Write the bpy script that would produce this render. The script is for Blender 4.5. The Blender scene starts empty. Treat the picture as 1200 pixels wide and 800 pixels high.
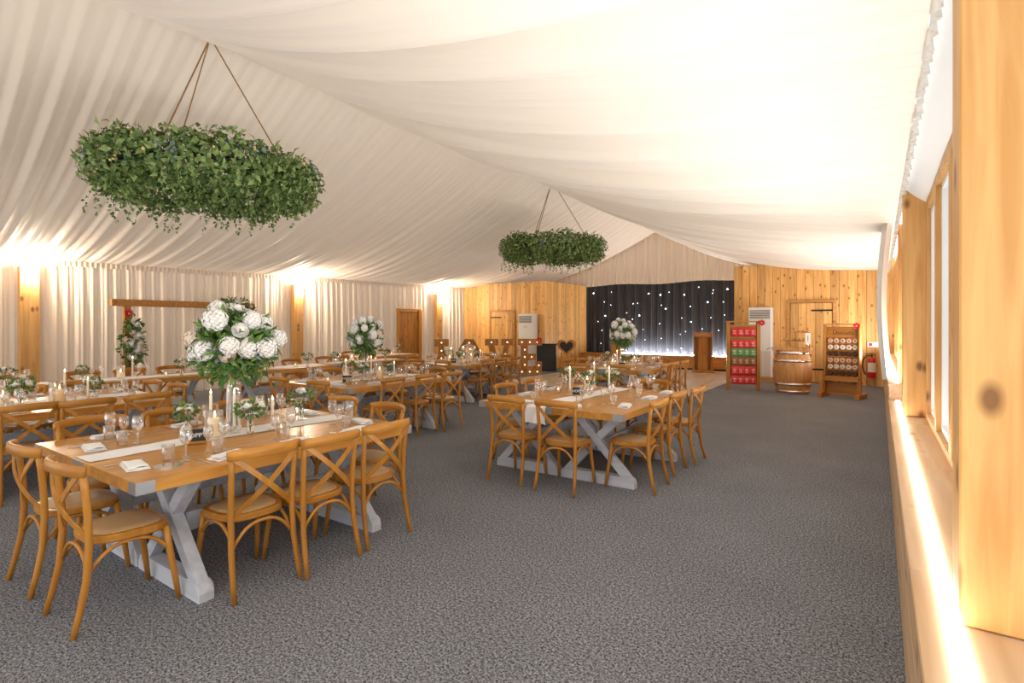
import bpy, math, random
from mathutils import Vector, Matrix
R = random.Random(7)
RC = random.Random(3)
PI = math.pi
COL = bpy.context.scene.collection
SC = bpy.context.scene

# ------------------------------------------------------------------ mesh builder
class MB:
    def __init__(s): s.v = []; s.f = []; s.m = []; s.mi = 0
    def add(s, vs, fs):
        n = len(s.v); s.v += [tuple(p) for p in vs]
        for f in fs: s.f.append(tuple(i + n for i in f)); s.m.append(s.mi)
        return s
    def box(s, c, d, rot=None, ch=0.0):
        hx, hy, hz = d[0]/2, d[1]/2, d[2]/2
        if ch <= 0:
            vs = [Vector((x*hx, y*hy, z*hz)) for z in (-1, 1) for y in (-1, 1) for x in (-1, 1)]
            fs = [(0,2,3,1), (4,5,7,6), (0,1,5,4), (2,6,7,3), (0,4,6,2), (1,3,7,5)]
        else:
            a, b = hx-ch, hy-ch
            def ring(z, px, py): return [Vector((-px,-py,z)), Vector((px,-py,z)), Vector((px,py,z)), Vector((-px,py,z))]
            def oct_(z, g):
                x, y = hx-g, hy-g
                k = ch
                return [Vector(p) for p in ((-x+k,-y,z),(x-k,-y,z),(x,-y+k,z),(x,y-k,z),(x-k,y,z),(-x+k,y,z),(-x,y-k,z),(-x,-y+k,z))]
            vs = oct_(-hz, ch) + oct_(-hz+ch, 0) + oct_(hz-ch, 0) + oct_(hz, ch)
            fs = [tuple(range(7, -1, -1)), tuple(range(24, 32))]
            for L in range(3):
                for i in range(8):
                    j = (i+1) % 8
                    fs.append((L*8+i, L*8+j, L*8+8+j, L*8+8+i))
        if rot is not None: vs = [rot @ p for p in vs]
        c = Vector(c)
        return s.add([p + c for p in vs], fs)
    def prism(s, poly, h, M=None, inset=0.0):
        # polygon in xy, extruded z 0..h
        n = len(poly)
        if inset > 0:
            cx = sum(p[0] for p in poly)/n; cy = sum(p[1] for p in poly)/n
            def sh(p):
                d = Vector((p[0]-cx, p[1]-cy)); L = d.length or 1
                d = d*(1-inset/L); return (cx+d.x, cy+d.y)
            lv = [([sh(p) for p in poly], 0), (poly, inset), (poly, h-inset), ([sh(p) for p in poly], h)]
        else: lv = [(poly, 0), (poly, h)]
        vs = [Vector((p[0], p[1], z)) for P, z in lv for p in P]
        fs = [tuple(range(n-1, -1, -1)), tuple(range((len(lv)-1)*n, len(lv)*n))]
        for L in range(len(lv)-1):
            for i in range(n):
                j = (i+1) % n; fs.append((L*n+i, L*n+j, L*n+n+j, L*n+n+i))
        if M is not None: vs = [M @ p for p in vs]
        return s.add(vs, fs)
    def sweep(s, pts, sec, up=Vector((0,0,1)), cap=True, scales=None):
        # sec: list of (u,v) offsets; u along side, v along 'up'
        pts = [Vector(p) for p in pts]; n = len(pts); k = len(sec); vs = []
        for i, p in enumerate(pts):
            t = (pts[min(i+1, n-1)] - pts[max(i-1, 0)]).normalized()
            sd = t.cross(up)
            if sd.length < 1e-4: sd = t.cross(Vector((0,1,0)))
            sd.normalize(); u2 = sd.cross(t).normalized()
            q = scales[i] if scales else 1
            for (a, b) in sec: vs.append(p + sd*a*q + u2*b*q)
        fs = []
        for i in range(n-1):
            for j in range(k):
                l = (j+1) % k; fs.append((i*k+j, i*k+l, i*k+k+l, i*k+k+j))
        if cap: fs += [tuple(range(k-1, -1, -1)), tuple(range((n-1)*k, n*k))]
        return s.add(vs, fs)
    def tube(s, pts, r, seg=8, up=Vector((0,0,1)), scales=None):
        sec = [(math.cos(2*PI*i/seg)*r, math.sin(2*PI*i/seg)*r) for i in range(seg)]
        return s.sweep(pts, sec, up, True, scales)
    def lathe(s, prof, seg=20, c=(0,0,0), M=None):
        # prof: (r,z); closes at r=0
        vs = []; idx = []
        for r, z in prof:
            if r < 1e-6: idx.append([len(vs)]); vs.append(Vector((0,0,z)))
            else:
                idx.append(list(range(len(vs), len(vs)+seg)))
                vs += [Vector((r*math.cos(2*PI*i/seg), r*math.sin(2*PI*i/seg), z)) for i in range(seg)]
        fs = []
        for A, B in zip(idx[:-1], idx[1:]):
            for i in range(seg):
                j = (i+1) % seg
                if len(A) == 1 and len(B) == 1: continue
                if len(A) == 1: fs.append((A[0], B[j], B[i]))
                elif len(B) == 1: fs.append((A[i], A[j], B[0]))
                else: fs.append((A[i], A[j], B[j], B[i]))
        if M is not None: vs = [M @ p for p in vs]
        c = Vector(c)
        return s.add([p + c for p in vs], fs)
    def blob(s, c, r, seg=8, rings=5, sq=(1,1,1)):
        pr = [(math.sin(PI*i/rings)*r, -math.cos(PI*i/rings)*r) for i in range(rings+1)]
        pr[0] = (0, -r); pr[-1] = (0, r)
        return s.lathe(pr, seg, c, Matrix.Diagonal(sq))
    def grid(s, fn, nu, nv):
        vs = [fn(i/nu, j/nv) for j in range(nv+1) for i in range(nu+1)]
        w = nu+1
        return s.add(vs, [(j*w+i, j*w+i+1, j*w+w+i+1, j*w+w+i) for j in range(nv) for i in range(nu)])
    def leaf(s, p, d, n, L, W, fold=.25, droop=.15):
        p = Vector(p); d = Vector(d).normalized(); n = Vector(n)
        sd = d.cross(n)
        if sd.length < 1e-3: sd = d.cross(Vector((.3,.5,.8)))
        sd.normalize(); n = sd.cross(d).normalized()
        a = p + d*L*.45
        tip = p + d*L - n*L*droop
        return s.add([p, a+sd*W*.5+n*W*fold, a, a-sd*W*.5+n*W*fold, tip], [(0,1,2), (0,2,3), (1,4,2), (2,4,3)])
    def build(s, name, mat, parent=None, smooth=False, loc=None, rot=None, solid=None, bevel=None):
        me = bpy.data.meshes.new(name); me.from_pydata(s.v, [], s.f); me.update()
        mats = mat if isinstance(mat, (list, tuple)) else [mat]
        for m in mats: me.materials.append(m)
        if len(mats) > 1: me.polygons.foreach_set('material_index', s.m)
        if smooth: me.polygons.foreach_set('use_smooth', [True]*len(me.polygons))
        o = bpy.data.objects.new(name, me); COL.objects.link(o)
        if parent: o.parent = parent
        if loc: o.location = loc
        if rot: o.rotation_euler = rot
        if solid:
            md = o.modifiers.new('solid', 'SOLIDIFY'); md.thickness = solid
        if smooth == 'auto':
            pass
        return o

def tag(o, label, cat, group=None, kind=None):
    o['label'] = label; o['category'] = cat
    if group: o['group'] = group
    if kind: o['kind'] = kind
    return o
def thing(name, label, cat, loc=(0,0,0), rz=0, group=None):
    o = bpy.data.objects.new(name, None); COL.objects.link(o); o.empty_display_size = .1
    o.location = loc; o.rotation_euler = (0,0,rz)
    return tag(o, label, cat, group)
def struct(o, label=None):
    o['kind'] = 'structure'
    if label: o['label'] = label
    return o
def dup(root, loc, rz=0, label=None, group=None, sc=None):
    def cp(o, par):
        c = o.copy(); COL.objects.link(c)
        if par: c.parent = par
        for ch in kids.get(o.name, []): cp(ch, c)
        return c
    kids = {}
    def walk(o):
        kids[o.name] = list(o.children)
        for ch in o.children: walk(ch)
    walk(root)
    r = cp(root, None)
    r.location = loc; r.rotation_euler = (0,0,rz)
    if sc: r.scale = sc
    if label: r['label'] = label
    if group: r['group'] = group
    return r
class Proto:
    """first placing moves the original, later ones copy it with its parts"""
    def __init__(s, root): s.root = root; s.used = False
    def put(s, loc, rz=0, label=None, group=None, sc=None):
        if not s.used:
            s.used = True; r = s.root; r.location = loc; r.rotation_euler = (0,0,rz)
            if sc: r.scale = sc
            if label: r['label'] = label
            if group: r['group'] = group
            return r
        return dup(s.root, loc, rz, label, group, sc or (1,1,1))

# ------------------------------------------------------------------ materials
def newmat(name):
    m = bpy.data.materials.new(name); m.use_nodes = True
    nt = m.node_tree; b = nt.nodes['Principled BSDF']
    return m, nt, b
def nd(nt, t, **kw):
    n = nt.nodes.new(t)
    for k, v in kw.items(): setattr(n, k, v)
    return n
def flat(name, col, rough=.6, metal=0, spec=.5, var=0.0, sheen=0):
    m, nt, b = newmat(name)
    b.inputs['Base Color'].default_value = (*col, 1); b.inputs['Roughness'].default_value = rough
    b.inputs['Metallic'].default_value = metal; b.inputs['Specular IOR Level'].default_value = spec
    if var > 0:
        g = nd(nt, 'ShaderNodeNewGeometry'); h = nd(nt, 'ShaderNodeHueSaturation')
        mr = nd(nt, 'ShaderNodeMapRange'); mr.inputs[3].default_value = 1-var; mr.inputs[4].default_value = 1+var
        nt.links.new(g.outputs['Random Per Island'], mr.inputs[0]); nt.links.new(mr.outputs[0], h.inputs['Value'])
        h.inputs['Color'].default_value = (*col, 1); nt.links.new(h.outputs[0], b.inputs['Base Color'])
    if sheen: b.inputs['Sheen Weight'].default_value = sheen
    return m
def emit(name, col, st):
    m, nt, b = newmat(name)
    b.inputs['Base Color'].default_value = (*col, 1)
    b.inputs['Emission Color'].default_value = (*col, 1); b.inputs['Emission Strength'].default_value = st
    return m
def wood(name, light, dark, axis=2, sc=1.0, rough=.42, knots=0.0, var=.12, spec=.4, bump=0.05, ks=1.0):
    m, nt, b = newmat(name); L = nt.links.new
    tc = nd(nt, 'ShaderNodeTexCoord'); g = nd(nt, 'ShaderNodeNewGeometry'); oi = nd(nt, 'ShaderNodeObjectInfo')
    ad = nd(nt, 'ShaderNodeMath', operation='ADD'); L(g.outputs['Random Per Island'], ad.inputs[0]); L(oi.outputs['Random'], ad.inputs[1])
    mu = nd(nt, 'ShaderNodeVectorMath', operation='SCALE'); mu.inputs[0].default_value = (37., 53., 29.); L(ad.outputs[0], mu.inputs['Scale'])
    va = nd(nt, 'ShaderNodeVectorMath', operation='ADD'); L(tc.outputs['Object'], va.inputs[0]); L(mu.outputs[0], va.inputs[1])
    mp = nd(nt, 'ShaderNodeMapping'); s = [14*sc]*3; s[axis] = 0.9*sc; mp.inputs['Scale'].default_value = s
    L(va.outputs[0], mp.inputs['Vector'])
    n1 = nd(nt, 'ShaderNodeTexNoise'); n1.inputs['Scale'].default_value = 1.6; n1.inputs['Detail'].default_value = 8; n1.inputs['Distortion'].default_value = .6
    L(mp.outputs[0], n1.inputs['Vector'])
    cr = nd(nt, 'ShaderNodeValToRGB'); e = cr.color_ramp.elements
    e[0].position = .34; e[0].color = (*dark, 1); e[1].position = .66; e[1].color = (*light, 1)
    L(n1.outputs['Fac'], cr.inputs[0])
    col = cr.outputs[0]
    if knots:
        mk = nd(nt, 'ShaderNodeMapping'); s = [4.2*ks]*3; s[axis] = 2.0*ks*1.2; mk.inputs['Scale'].default_value = s; L(va.outputs[0], mk.inputs['Vector'])
        vo = nd(nt, 'ShaderNodeTexVoronoi'); vo.inputs['Scale'].default_value = 1.0; vo.inputs['Randomness'].default_value = 1; L(mk.outputs[0], vo.inputs['Vector'])
        kr = nd(nt, 'ShaderNodeValToRGB'); e = kr.color_ramp.elements
        e[0].position = .08; e[0].color = (1,1,1,1); e[1].position = .21; e[1].color = (0,0,0,1)
        L(vo.outputs['Distance'], kr.inputs[0])
        km = nd(nt, 'ShaderNodeMath', operation='MULTIPLY'); km.inputs[1].default_value = knots; L(kr.outputs[0], km.inputs[0])
        mx = nd(nt, 'ShaderNodeMixRGB'); L(km.outputs[0], mx.inputs[0]); L(col, mx.inputs[1]); mx.inputs[2].default_value = (dark[0]*.3, dark[1]*.24, dark[2]*.2, 1)
        col = mx.outputs[0]
    h = nd(nt, 'ShaderNodeHueSaturation'); mr = nd(nt, 'ShaderNodeMapRange'); mr.inputs[3].default_value = 1-var; mr.inputs[4].default_value = 1+var
    fr = nd(nt, 'ShaderNodeMath', operation='FRACT'); L(ad.outputs[0], fr.inputs[0]); L(fr.outputs[0], mr.inputs[0])
    L(mr.outputs[0], h.inputs['Value']); L(col, h.inputs['Color']); L(h.outputs[0], b.inputs['Base Color'])
    b.inputs['Roughness'].default_value = rough; b.inputs['Specular IOR Level'].default_value = spec
    if bump:
        bp = nd(nt, 'ShaderNodeBump'); bp.inputs['Strength'].default_value = bump; bp.inputs['Distance'].default_value = .01
        L(n1.outputs['Fac'], bp.inputs['Height']); L(bp.outputs[0], b.inputs['Normal'])
    return m
def carpet():
    m, nt, b = newmat('carpet'); L = nt.links.new
    tc = nd(nt, 'ShaderNodeTexCoord')
    n = nd(nt, 'ShaderNodeTexNoise'); n.inputs['Scale'].default_value = 95; n.inputs['Detail'].default_value = 3; n.inputs['Roughness'].default_value = .9
    n2 = nd(nt, 'ShaderNodeTexNoise'); n2.inputs['Scale'].default_value = 1.3; n2.inputs['Detail'].default_value = 4
    L(tc.outputs['Object'], n.inputs['Vector']); L(tc.outputs['Object'], n2.inputs['Vector'])
    n3 = nd(nt, 'ShaderNodeTexNoise'); n3.inputs['Scale'].default_value = 55; n3.inputs['Detail'].default_value = 2
    L(tc.outputs['Object'], n3.inputs['Vector'])
    mxn = nd(nt, 'ShaderNodeMixRGB'); mxn.inputs[0].default_value = .22; L(n.outputs['Fac'], mxn.inputs[1]); L(n3.outputs['Fac'], mxn.inputs[2])
    cr = nd(nt, 'ShaderNodeValToRGB'); e = cr.color_ramp.elements
    e[0].position = .42; e[0].color = (.022,.023,.027,1); e[1].position = .62; e[1].color = (.43,.445,.485,1)
    L(mxn.outputs[0], cr.inputs[0])
    h = nd(nt, 'ShaderNodeHueSaturation'); mr = nd(nt, 'ShaderNodeMapRange'); mr.inputs[3].default_value = .8; mr.inputs[4].default_value = 1.2
    L(n2.outputs['Fac'], mr.inputs[0]); L(mr.outputs[0], h.inputs['Value']); L(cr.outputs[0], h.inputs['Color']); L(h.outputs[0], b.inputs['Base Color'])
    b.inputs['Roughness'].default_value = .95; b.inputs['Specular IOR Level'].default_value = .1
    bp = nd(nt, 'ShaderNodeBump'); bp.inputs['Strength'].default_value = .05; bp.inputs['Distance'].default_value = .004
    L(n.outputs['Fac'], bp.inputs['Height']); L(bp.outputs[0], b.inputs['Normal'])
    return m
def fabric(name, col, trans=0.0, rough=.75):
    m, nt, b = newmat(name); L = nt.links.new
    b.inputs['Base Color'].default_value = (*col, 1); b.inputs['Roughness'].default_value = rough; b.inputs['Specular IOR Level'].default_value = .25
    b.inputs['Sheen Weight'].default_value = .15
    if trans:
        t = nd(nt, 'ShaderNodeBsdfTranslucent'); t.inputs[0].default_value = (*col, 1)
        mx = nd(nt, 'ShaderNodeMixShader'); mx.inputs[0].default_value = trans
        L(b.outputs[0], mx.inputs[1]); L(t.outputs[0], mx.inputs[2]); L(mx.outputs[0], nt.nodes['Material Output'].inputs[0])
    return m
def glass(name, tint=(1,1,1), refl=1.0):
    m, nt, b = newmat(name); L = nt.links.new
    nt.nodes.remove(b)
    t = nd(nt, 'ShaderNodeBsdfTransparent'); t.inputs[0].default_value = (*tint, 1)
    g = nd(nt, 'ShaderNodeBsdfGlossy'); g.inputs['Roughness'].default_value = .03; g.inputs[0].default_value = (1,1,1,1)
    lw = nd(nt, 'ShaderNodeLayerWeight'); lw.inputs[0].default_value = .42
    mr = nd(nt, 'ShaderNodeMapRange'); mr.inputs[3].default_value = .05*refl; mr.inputs[4].default_value = .85
    L(lw.outputs['Facing'], mr.inputs[0])
    mx = nd(nt, 'ShaderNodeMixShader'); L(mr.outputs[0], mx.inputs[0]); L(t.outputs[0], mx.inputs[1]); L(g.outputs[0], mx.inputs[2])
    L(mx.outputs[0], nt.nodes['Material Output'].inputs[0])
    return m
def leafmat(name, c1, c2):
    m, nt, b = newmat(name); L = nt.links.new
    g = nd(nt, 'ShaderNodeNewGeometry'); cr = nd(nt, 'ShaderNodeValToRGB'); e = cr.color_ramp.elements
    e[0].color = (*c1, 1); e[1].color = (*c2, 1); L(g.outputs['Random Per Island'], cr.inputs[0]); L(cr.outputs[0], b.inputs['Base Color'])
    b.inputs['Roughness'].default_value = .45; b.inputs['Specular IOR Level'].default_value = .35
    return m
def cane():
    m, nt, b = newmat('woven_cane'); L = nt.links.new
    tc = nd(nt, 'ShaderNodeTexCoord'); mp = nd(nt, 'ShaderNodeMapping'); mp.inputs['Rotation'].default_value = (0,0,PI/4); L(tc.outputs['Object'], mp.inputs[0])
    w1 = nd(nt, 'ShaderNodeTexWave'); w1.inputs['Scale'].default_value = 32; w1.bands_direction = 'X'; L(mp.outputs[0], w1.inputs[0])
    w2 = nd(nt, 'ShaderNodeTexWave'); w2.inputs['Scale'].default_value = 32; w2.bands_direction = 'Y'; L(mp.outputs[0], w2.inputs[0])
    mu = nd(nt, 'ShaderNodeMath', operation='MULTIPLY'); L(w1.outputs['Fac'], mu.inputs[0]); L(w2.outputs['Fac'], mu.inputs[1])
    cr = nd(nt, 'ShaderNodeValToRGB'); e = cr.color_ramp.elements; e[0].color = (.42,.24,.09,1); e[1].color = (.76,.54,.30,1); e[1].position = .5
    L(mu.outputs[0], cr.inputs[0]); L(cr.outputs[0], b.inputs['Base Color']); b.inputs['Roughness'].default_value = .5
    return m

M = dict(
    carpet=carpet(),
    chair=wood('chair_wood', (.54,.238,.038), (.41,.160,.020), 2, .7, .33, 0, .08),
    chair_x=wood('chair_wood_cross', (.54,.238,.038), (.41,.160,.020), 0, .7, .33, 0, .08),
    tabletop=wood('table_wood', (.62,.29,.052), (.48,.20,.028), 1, .8, .3, .25, .10, .5),
    pine=wood('pine_planks', (.84,.50,.18), (.66,.33,.09), 2, .75, .5, .9, .20, .4, .05, 1.7),
    post=wood('post_pine', (.68,.39,.14), (.54,.26,.07), 2, .8, .5, .9, .06, .4, .05, 1.25),
    pine_h=wood('ledge_pine', (.66,.46,.28), (.54,.35,.19), 1, .7, .5, .7, .08),
    pine_x=wood('cross_pine', (.62,.33,.105), (.47,.21,.055), 0, .6, .5, .6, .1),
    honey=wood('honey_wood', (.50,.225,.045), (.36,.14,.022), 2, .8, .45, .5, .08),
    honey_x=wood('honey_wood_cross', (.50,.225,.045), (.36,.14,.022), 0, .8, .45, .5, .08),
    lam=wood('dance_laminate', (.72,.60,.46), (.56,.43,.30), 1, .6, .3, 0, .12, .5, 0),
    trestle=wood('limewash', (.60,.63,.70), (.46,.485,.54), 0, .6, .6, .25, .06),
    ceil=fabric('lining', (.80,.685,.565), .14, .55),
    drape=fabric('drape', (.78,.66,.535), .1),
    white_f=fabric('white_cloth', (.88,.86,.82)),
    napkin=fabric('napkin', (.90,.89,.87)),
    runner=fabric('runner_cloth', (.92,.91,.89)),
    black=fabric('black_cloth', (.035,.036,.042), 0, .4),
    blackp=flat('black_paint', (.012,.012,.013), .5),
    steel=flat('galvanised', (.42,.42,.42), .4, .8),
    chrome=flat('polished_steel', (.8,.8,.8), .12, 1),
    dark=flat('dark_iron', (.03,.028,.026), .5, .6),
    cane=cane(),
    glass=glass('clear_glass'), pane=glass('window_pane', (.97,.98,.98), 1.5), frost=glass('frosted', (.95,.93,.9), 4),
    wax=emit('lit_wax', (.90,.66,.36), .25), ivory=flat('ivory_wax', (.88,.80,.64), .4),
    flame=emit('flame', (1,.62,.22), 14), bulb=emit('bulb', (1,.97,.9), 1.2),
    rope=flat('rope', (.30,.16,.06), .8), white=flat('white_plastic', (.82,.80,.76), .35), cream=flat('cream_panel', (.66,.60,.54), .4),
    grill=flat('grille', (.10,.09,.08), .5), red=flat('red', (.60,.012,.02), .45), redv=flat('red_pack', (.62,.02,.03), .35),
    green=flat('green_pack', (.10,.30,.10), .4), brownp=flat('brown_pack', (.26,.10,.03), .4), label_c=flat('pack_picture', (.72,.52,.36), .5, var=.25),
    leaf=leafmat('leaf', (.04,.12,.02), (.20,.32,.08)), leaf2=leafmat('leaf_dark', (.035,.09,.018), (.17,.27,.075)), ivy=leafmat('ivy_leaf', (.045,.10,.02), (.27,.36,.11)),
    silver=leafmat('grey_leaf', (.16,.21,.20), (.30,.35,.34)),
    petal=flat('petal', (.86,.83,.78), .6, var=.06), blush=flat('blush_petal', (.82,.68,.56), .6, var=.08), berry=flat('berry', (.72,.48,.2), .5, var=.2),
    stem=flat('stem', (.07,.16,.03), .5),
    led=emit('led_strip', (1,.97,.95), 19), stage_led=emit('stage_led', (.85,.92,1), 170), star=emit('star', (.82,.90,1), 9),
    lampg=emit('lamp_glass', (1,.86,.68), 420),
    dough=flat('dough', (.62,.34,.12), .6, var=.15), pink=flat('icing_pink', (.70,.42,.32), .4), icing=flat('icing_white', (.80,.70,.58), .4), choc=flat('icing_chocolate', (.07,.025,.012), .35),
    oak=wood('oak_stave', (.60,.31,.11), (.44,.19,.055), 2, .8, .4, 0, .08),
    fire=flat('extinguisher_red', (.62,.015,.015), .3), ink=flat('burnt_letters', (.10,.035,.01), .7), chalk=flat('chalk', (.75,.75,.75), .8),
    frame_w=flat('white_frame', (.75,.76,.77), .3), water=glass('water', (.97,.99,.98)), mirror=flat('mirror', (.75,.75,.74), .08, 1),
)

# ------------------------------------------------------------------ room dimensions
XR, XL, XG = .19, -13.5, -6.8          # eaves, eaves, ridge
YN, YF = -3.0, 19.6
ZR = 5.09
def eave_r(y): return 3.0
def eave_l(y): return 2.83 + .013*max(y, 0)
FRAMES = [-2.4, 3.2, 8.85, 14.55, 20.2]
rp = [R.uniform(0, 6.28) for _ in range(8)]
def bay(y):
    for a, b in zip(FRAMES[:-1], FRAMES[1:]):
        if a <= y <= b:
            t = (y-a)/(b-a); return math.sin(PI*t)
    return 0
def pleat(y, t, amp):
    ph = y + .05*math.sin(1.3*y+rp[0]) + .10*math.sin(2.1*t+.7*y+rp[1])
    a = math.sin(ph*2*PI/.17 + 1.2*math.sin(ph*2.3+rp[2]))
    b = math.sin(ph*2*PI/.43 + rp[3] + 1.5*math.sin(ph*.9+t*1.5))
    c = math.sin(ph*2*PI/.071 + rp[4] + 2*math.sin(ph*3.1))
    return amp*(.55*a + .8*b + .22*c)
def ceil_right(t, y):                     # t 0 eave .. 1 ridge
    x = XR + (XG-XR)*t; z = eave_r(y) + (ZR-eave_r(y))*t
    sag = (.36 + .12*bay(y))*4*t*(1-t) + .10*bay(y)*math.sin(PI*min(1, t*1.0))**1*t
    p = pleat(y*.85+2.0*t*.12, t, .024*(.35+.65*math.sin(PI*min(max(t, .0), 1))))
    big = (.05*math.sin(y*2*PI/.95+1.8*t+rp[5]) + .04*math.sin(y*2*PI/.61-2.4*t+rp[6]))*math.sin(PI*t)
    return Vector((x, y, z - sag + p + big))
def ceil_left(t, y):
    x = XL + (XG-XL)*t; z = eave_l(y) + (ZR-eave_l(y))*t
    sag = (.34 + .10*bay(y))*4*t*(1-t)
    return Vector((x, y, z - sag + pleat(y+.25*t+3, t, .042*(.35+.65*math.sin(PI*t)))))

mb = MB(); mb.grid(lambda u, v: ceil_right(u*1.012, YN+(YF-YN)*v), 26, 1000)
ce = struct(mb.build('ceiling', M['ceil'], smooth=True), 'ivory pleated fabric lining of the roof slopes')
mb = MB(); mb.grid(lambda u, v: ceil_left(u*1.012, YN+(YF-YN)*v), 26, 1000)
mb.build('lining_slope', M['ceil'], ce, smooth=True)
# ruffled seam and hanging valance over the windows
mb = MB()
def ruf(u, v):
    y = YN + (17-YN)*v
    w = .018*math.sin(y*2*PI/.16+1.5*math.sin(y*1.7)) + .012*math.sin(y*2*PI/.067)
    return Vector((XR + .012 + w*(.5+.5*u), y, 3.02 - .10*u + .012*math.sin(y*13)))
mb.grid(ruf, 3, 900); mb.build('seam_ruffle', M['white_f'], ce, smooth=True)
mb = MB()
def val(u, v):
    y = YN + (6.9-YN)*v
    return Vector((XR + .02 + .19*u, y, 2.98 - .16*u + .012*math.sin(y*2.3+3*u) + .006*math.sin(y*9)))
mb.grid(val, 6, 160); mb.build('valance', M['white_f'], ce, smooth=True)
mb = MB()
def tail(u, v):
    y = 9.0 + 1.0*u; z = 3.02 - 2.2*v
    return Vector((.05 + .06*math.sin(u*17) - .07*math.sin(PI*v)*1.0 + .05, y, z))
mb.grid(tail, 40, 14); tl = mb.build('tied_drape', M['white_f'], smooth=True)
tag(tl, 'white cloth drape tied back beside the far right timber wall', 'drape')

# floor
mb = MB(); mb.add([(-15, -4, 0), (2, -4, 0), (2, 21, 0), (-15, 21, 0)], [(0,1,2,3)])
struct(mb.build('floor', M['carpet']), 'charcoal speckled carpet')
mb = MB()
y0, y1 = 12.0, 18.95
x = -8.75
while x < -3.45:
    yy = y0 - R.uniform(0, 1.2); first = True
    while yy < y1:
        a = max(yy, y0); b_ = min(yy+1.2, y1)
        if b_ > a + .02: mb.box((x+.095, (a+b_)/2, .006), (.187, b_-a-.003, .012))
        yy += 1.2
    x += .19
struct(mb.build('floor_dance', M['lam']), 'pale laminate dance floor boards')

# drape walls
def drape_wall(x0, fn_top, ya, yb, amp=.035):
    def f(u, v):
        y = ya + (yb-ya)*u; zt = fn_top(y); z = zt*(1-v)
        p = math.sin(y*2*PI/.21 + 1.3*math.sin(y*1.9)) + .6*math.sin(y*2*PI/.085+2*math.sin(y*2.7)) + .5*math.sin(y*2*PI/.5+1)
        return Vector((x0 + amp*p*(.35+.65*min(1, v*2.5)), y, z))
    return f
mb = MB(); mb.grid(drape_wall(XL-.03, lambda y: eave_l(y)+.05, YN, 19.6), 1500, 8)
wl = struct(mb.build('wall_left', M['drape'], smooth=True), 'cream pleated drapes along the left wall')
mb = MB()
def hd(u, v):
    y = YN + (19.6-YN)*v
    return Vector((XL+.05+.015*math.sin(y*2*PI/.09), y, eave_l(y)+.0 - .11*u))
mb.grid(hd, 2, 1000); mb.build('heading_tape', M['drape'], wl, smooth=True)
# gable drape
def gab(u, v):
    x = -13.5 + 10.2*u
    top = (ceil_right((XR-x)/(XR-XG), 19.5).z if x > XG else ceil_left((x-XL)/(XG-XL), 19.5).z) + .05
    zb = 3.13 + .03*math.sin(x*2.1)
    z = zb + (top-zb)*(1-v)
    p = math.sin(x*2*PI/.26+1.4*math.sin(x*2)) + .6*math.sin(x*2*PI/.1+2*math.sin(x*3))
    return Vector((x, 19.45 + .035*p - .05*(v**6), z))
mb = MB(); mb.grid(gab, 900, 8)
struct(mb.build('wall_back', M['drape'], smooth=True), 'cream gathered drape closing the gable')
mb = MB(); mb.box((-6.7, 19.95, 1.6), (7.6, .1, 3.4)); struct(mb.build('wall_stage', M['blackp']))

# planked walls
def planks(mb, a, b, z0, z1, w=.19, th=.03, nrm=None, top=None):
    """vertical boards from ground point a to b"""
    a = Vector(a); b = Vector(b); L = (b-a).length; d = (b-a)/L; n = max(1, round(L/w)); w = L/n
    rot = Matrix.Rotation(math.atan2(d.y, d.x), 3, 'Z')
    for i in range(n):
        c = a + d*(i+.5)*w; zt = z1 if top is None else top(c)
        mb.box((c.x, c.y, (z0+zt)/2), (w-.006, th+R.uniform(-.006, .006), zt-z0), rot, .004)
mb = MB(); planks(mb, (-13.5, 16.3, 0), (-9.8, 16.3, 0), 0, 3.15, .21)
wbl = struct(mb.build('wall_back_left', M['pine']), 'knotty pine boarded room at the back left, its front')
mb = MB(); planks(mb, (-9.8, 16.28, 0), (-9.8, 19.9, 0), 0, 3.15, .15); mb.build('return_boards', M['pine'], wbl)
mb = MB(); mb.box((-11.65, 18.1, 3.13), (3.64, 3.5, .04)); mb.box((-11.65, 16.36, 1.56), (3.6, .05, 3.1)); mb.box((-9.86, 18.1, 1.56), (.05, 3.5, 3.1)); mb.build('backing_board', M['honey'], wbl)
mb = MB(); planks(mb, (-3.5, 16.7, 0), (.34, 16.7, 0), 0, 3.30, .2)
wbr = struct(mb.build('wall_back_right', M['pine']), 'knotty pine boarded room at the back right, its front')
mb = MB(); planks(mb, (-3.5, 16.68, 0), (-3.5, 19.9, 0), 0, 3.30, .2); mb.build('return_boards', M['pine'], wbr)
mb = MB(); mb.box((-1.65, 18.3, 3.28), (3.6, 3.2, .04)); mb.box((-1.65, 16.76, 1.64), (3.6, .05, 3.2)); mb.box((-3.44, 18.3, 1.64), (.05, 3.2, 3.2)); mb.build('backing_board', M['honey'], wbr)

# ------------------------------------------------------------------ right wall: ledge, posts, windows
mb = MB()
yy = YN
while yy < 8.1:
    e = min(yy+1.85, 8.1); mb.box((.36, (yy+e)/2, .65), (.53, e-yy-.003, .034), None, .004); yy = e
led = struct(mb.build('trim_1', M['pine_h']), 'pine ledge along the window wall')
mb = MB()
for z in (.11, .33, .54): mb.box((.115, (YN+8.1)/2, z), (.03, 8.1-YN, .20 if z > .2 else .22), None, .003)
mb.box((.36, 8.085, .32), (.5, .03, .62), None, .003)
mb.build('ledge_front', M['pine_h'], led)
mb = MB(); mb.box((.36, 12.35, .85), (.53, 8.5, .034), None, .004); mb.box((.36, 8.12, .42), (.52, .03, .83), None, .003); mb.box((.115, 12.35, .42), (.03, 8.5, .83), None, .003)
struct(mb.build('trim_2', M['pine_h']), 'higher pine ledge beyond the first')
mb = MB(); mb.box((.19, 2.55, .6725), (.036, 10.9, .011))
st = mb.build('led_strip', M['led']); tag(st, 'glowing white light strip along the near pine ledge', 'light strip')
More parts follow.
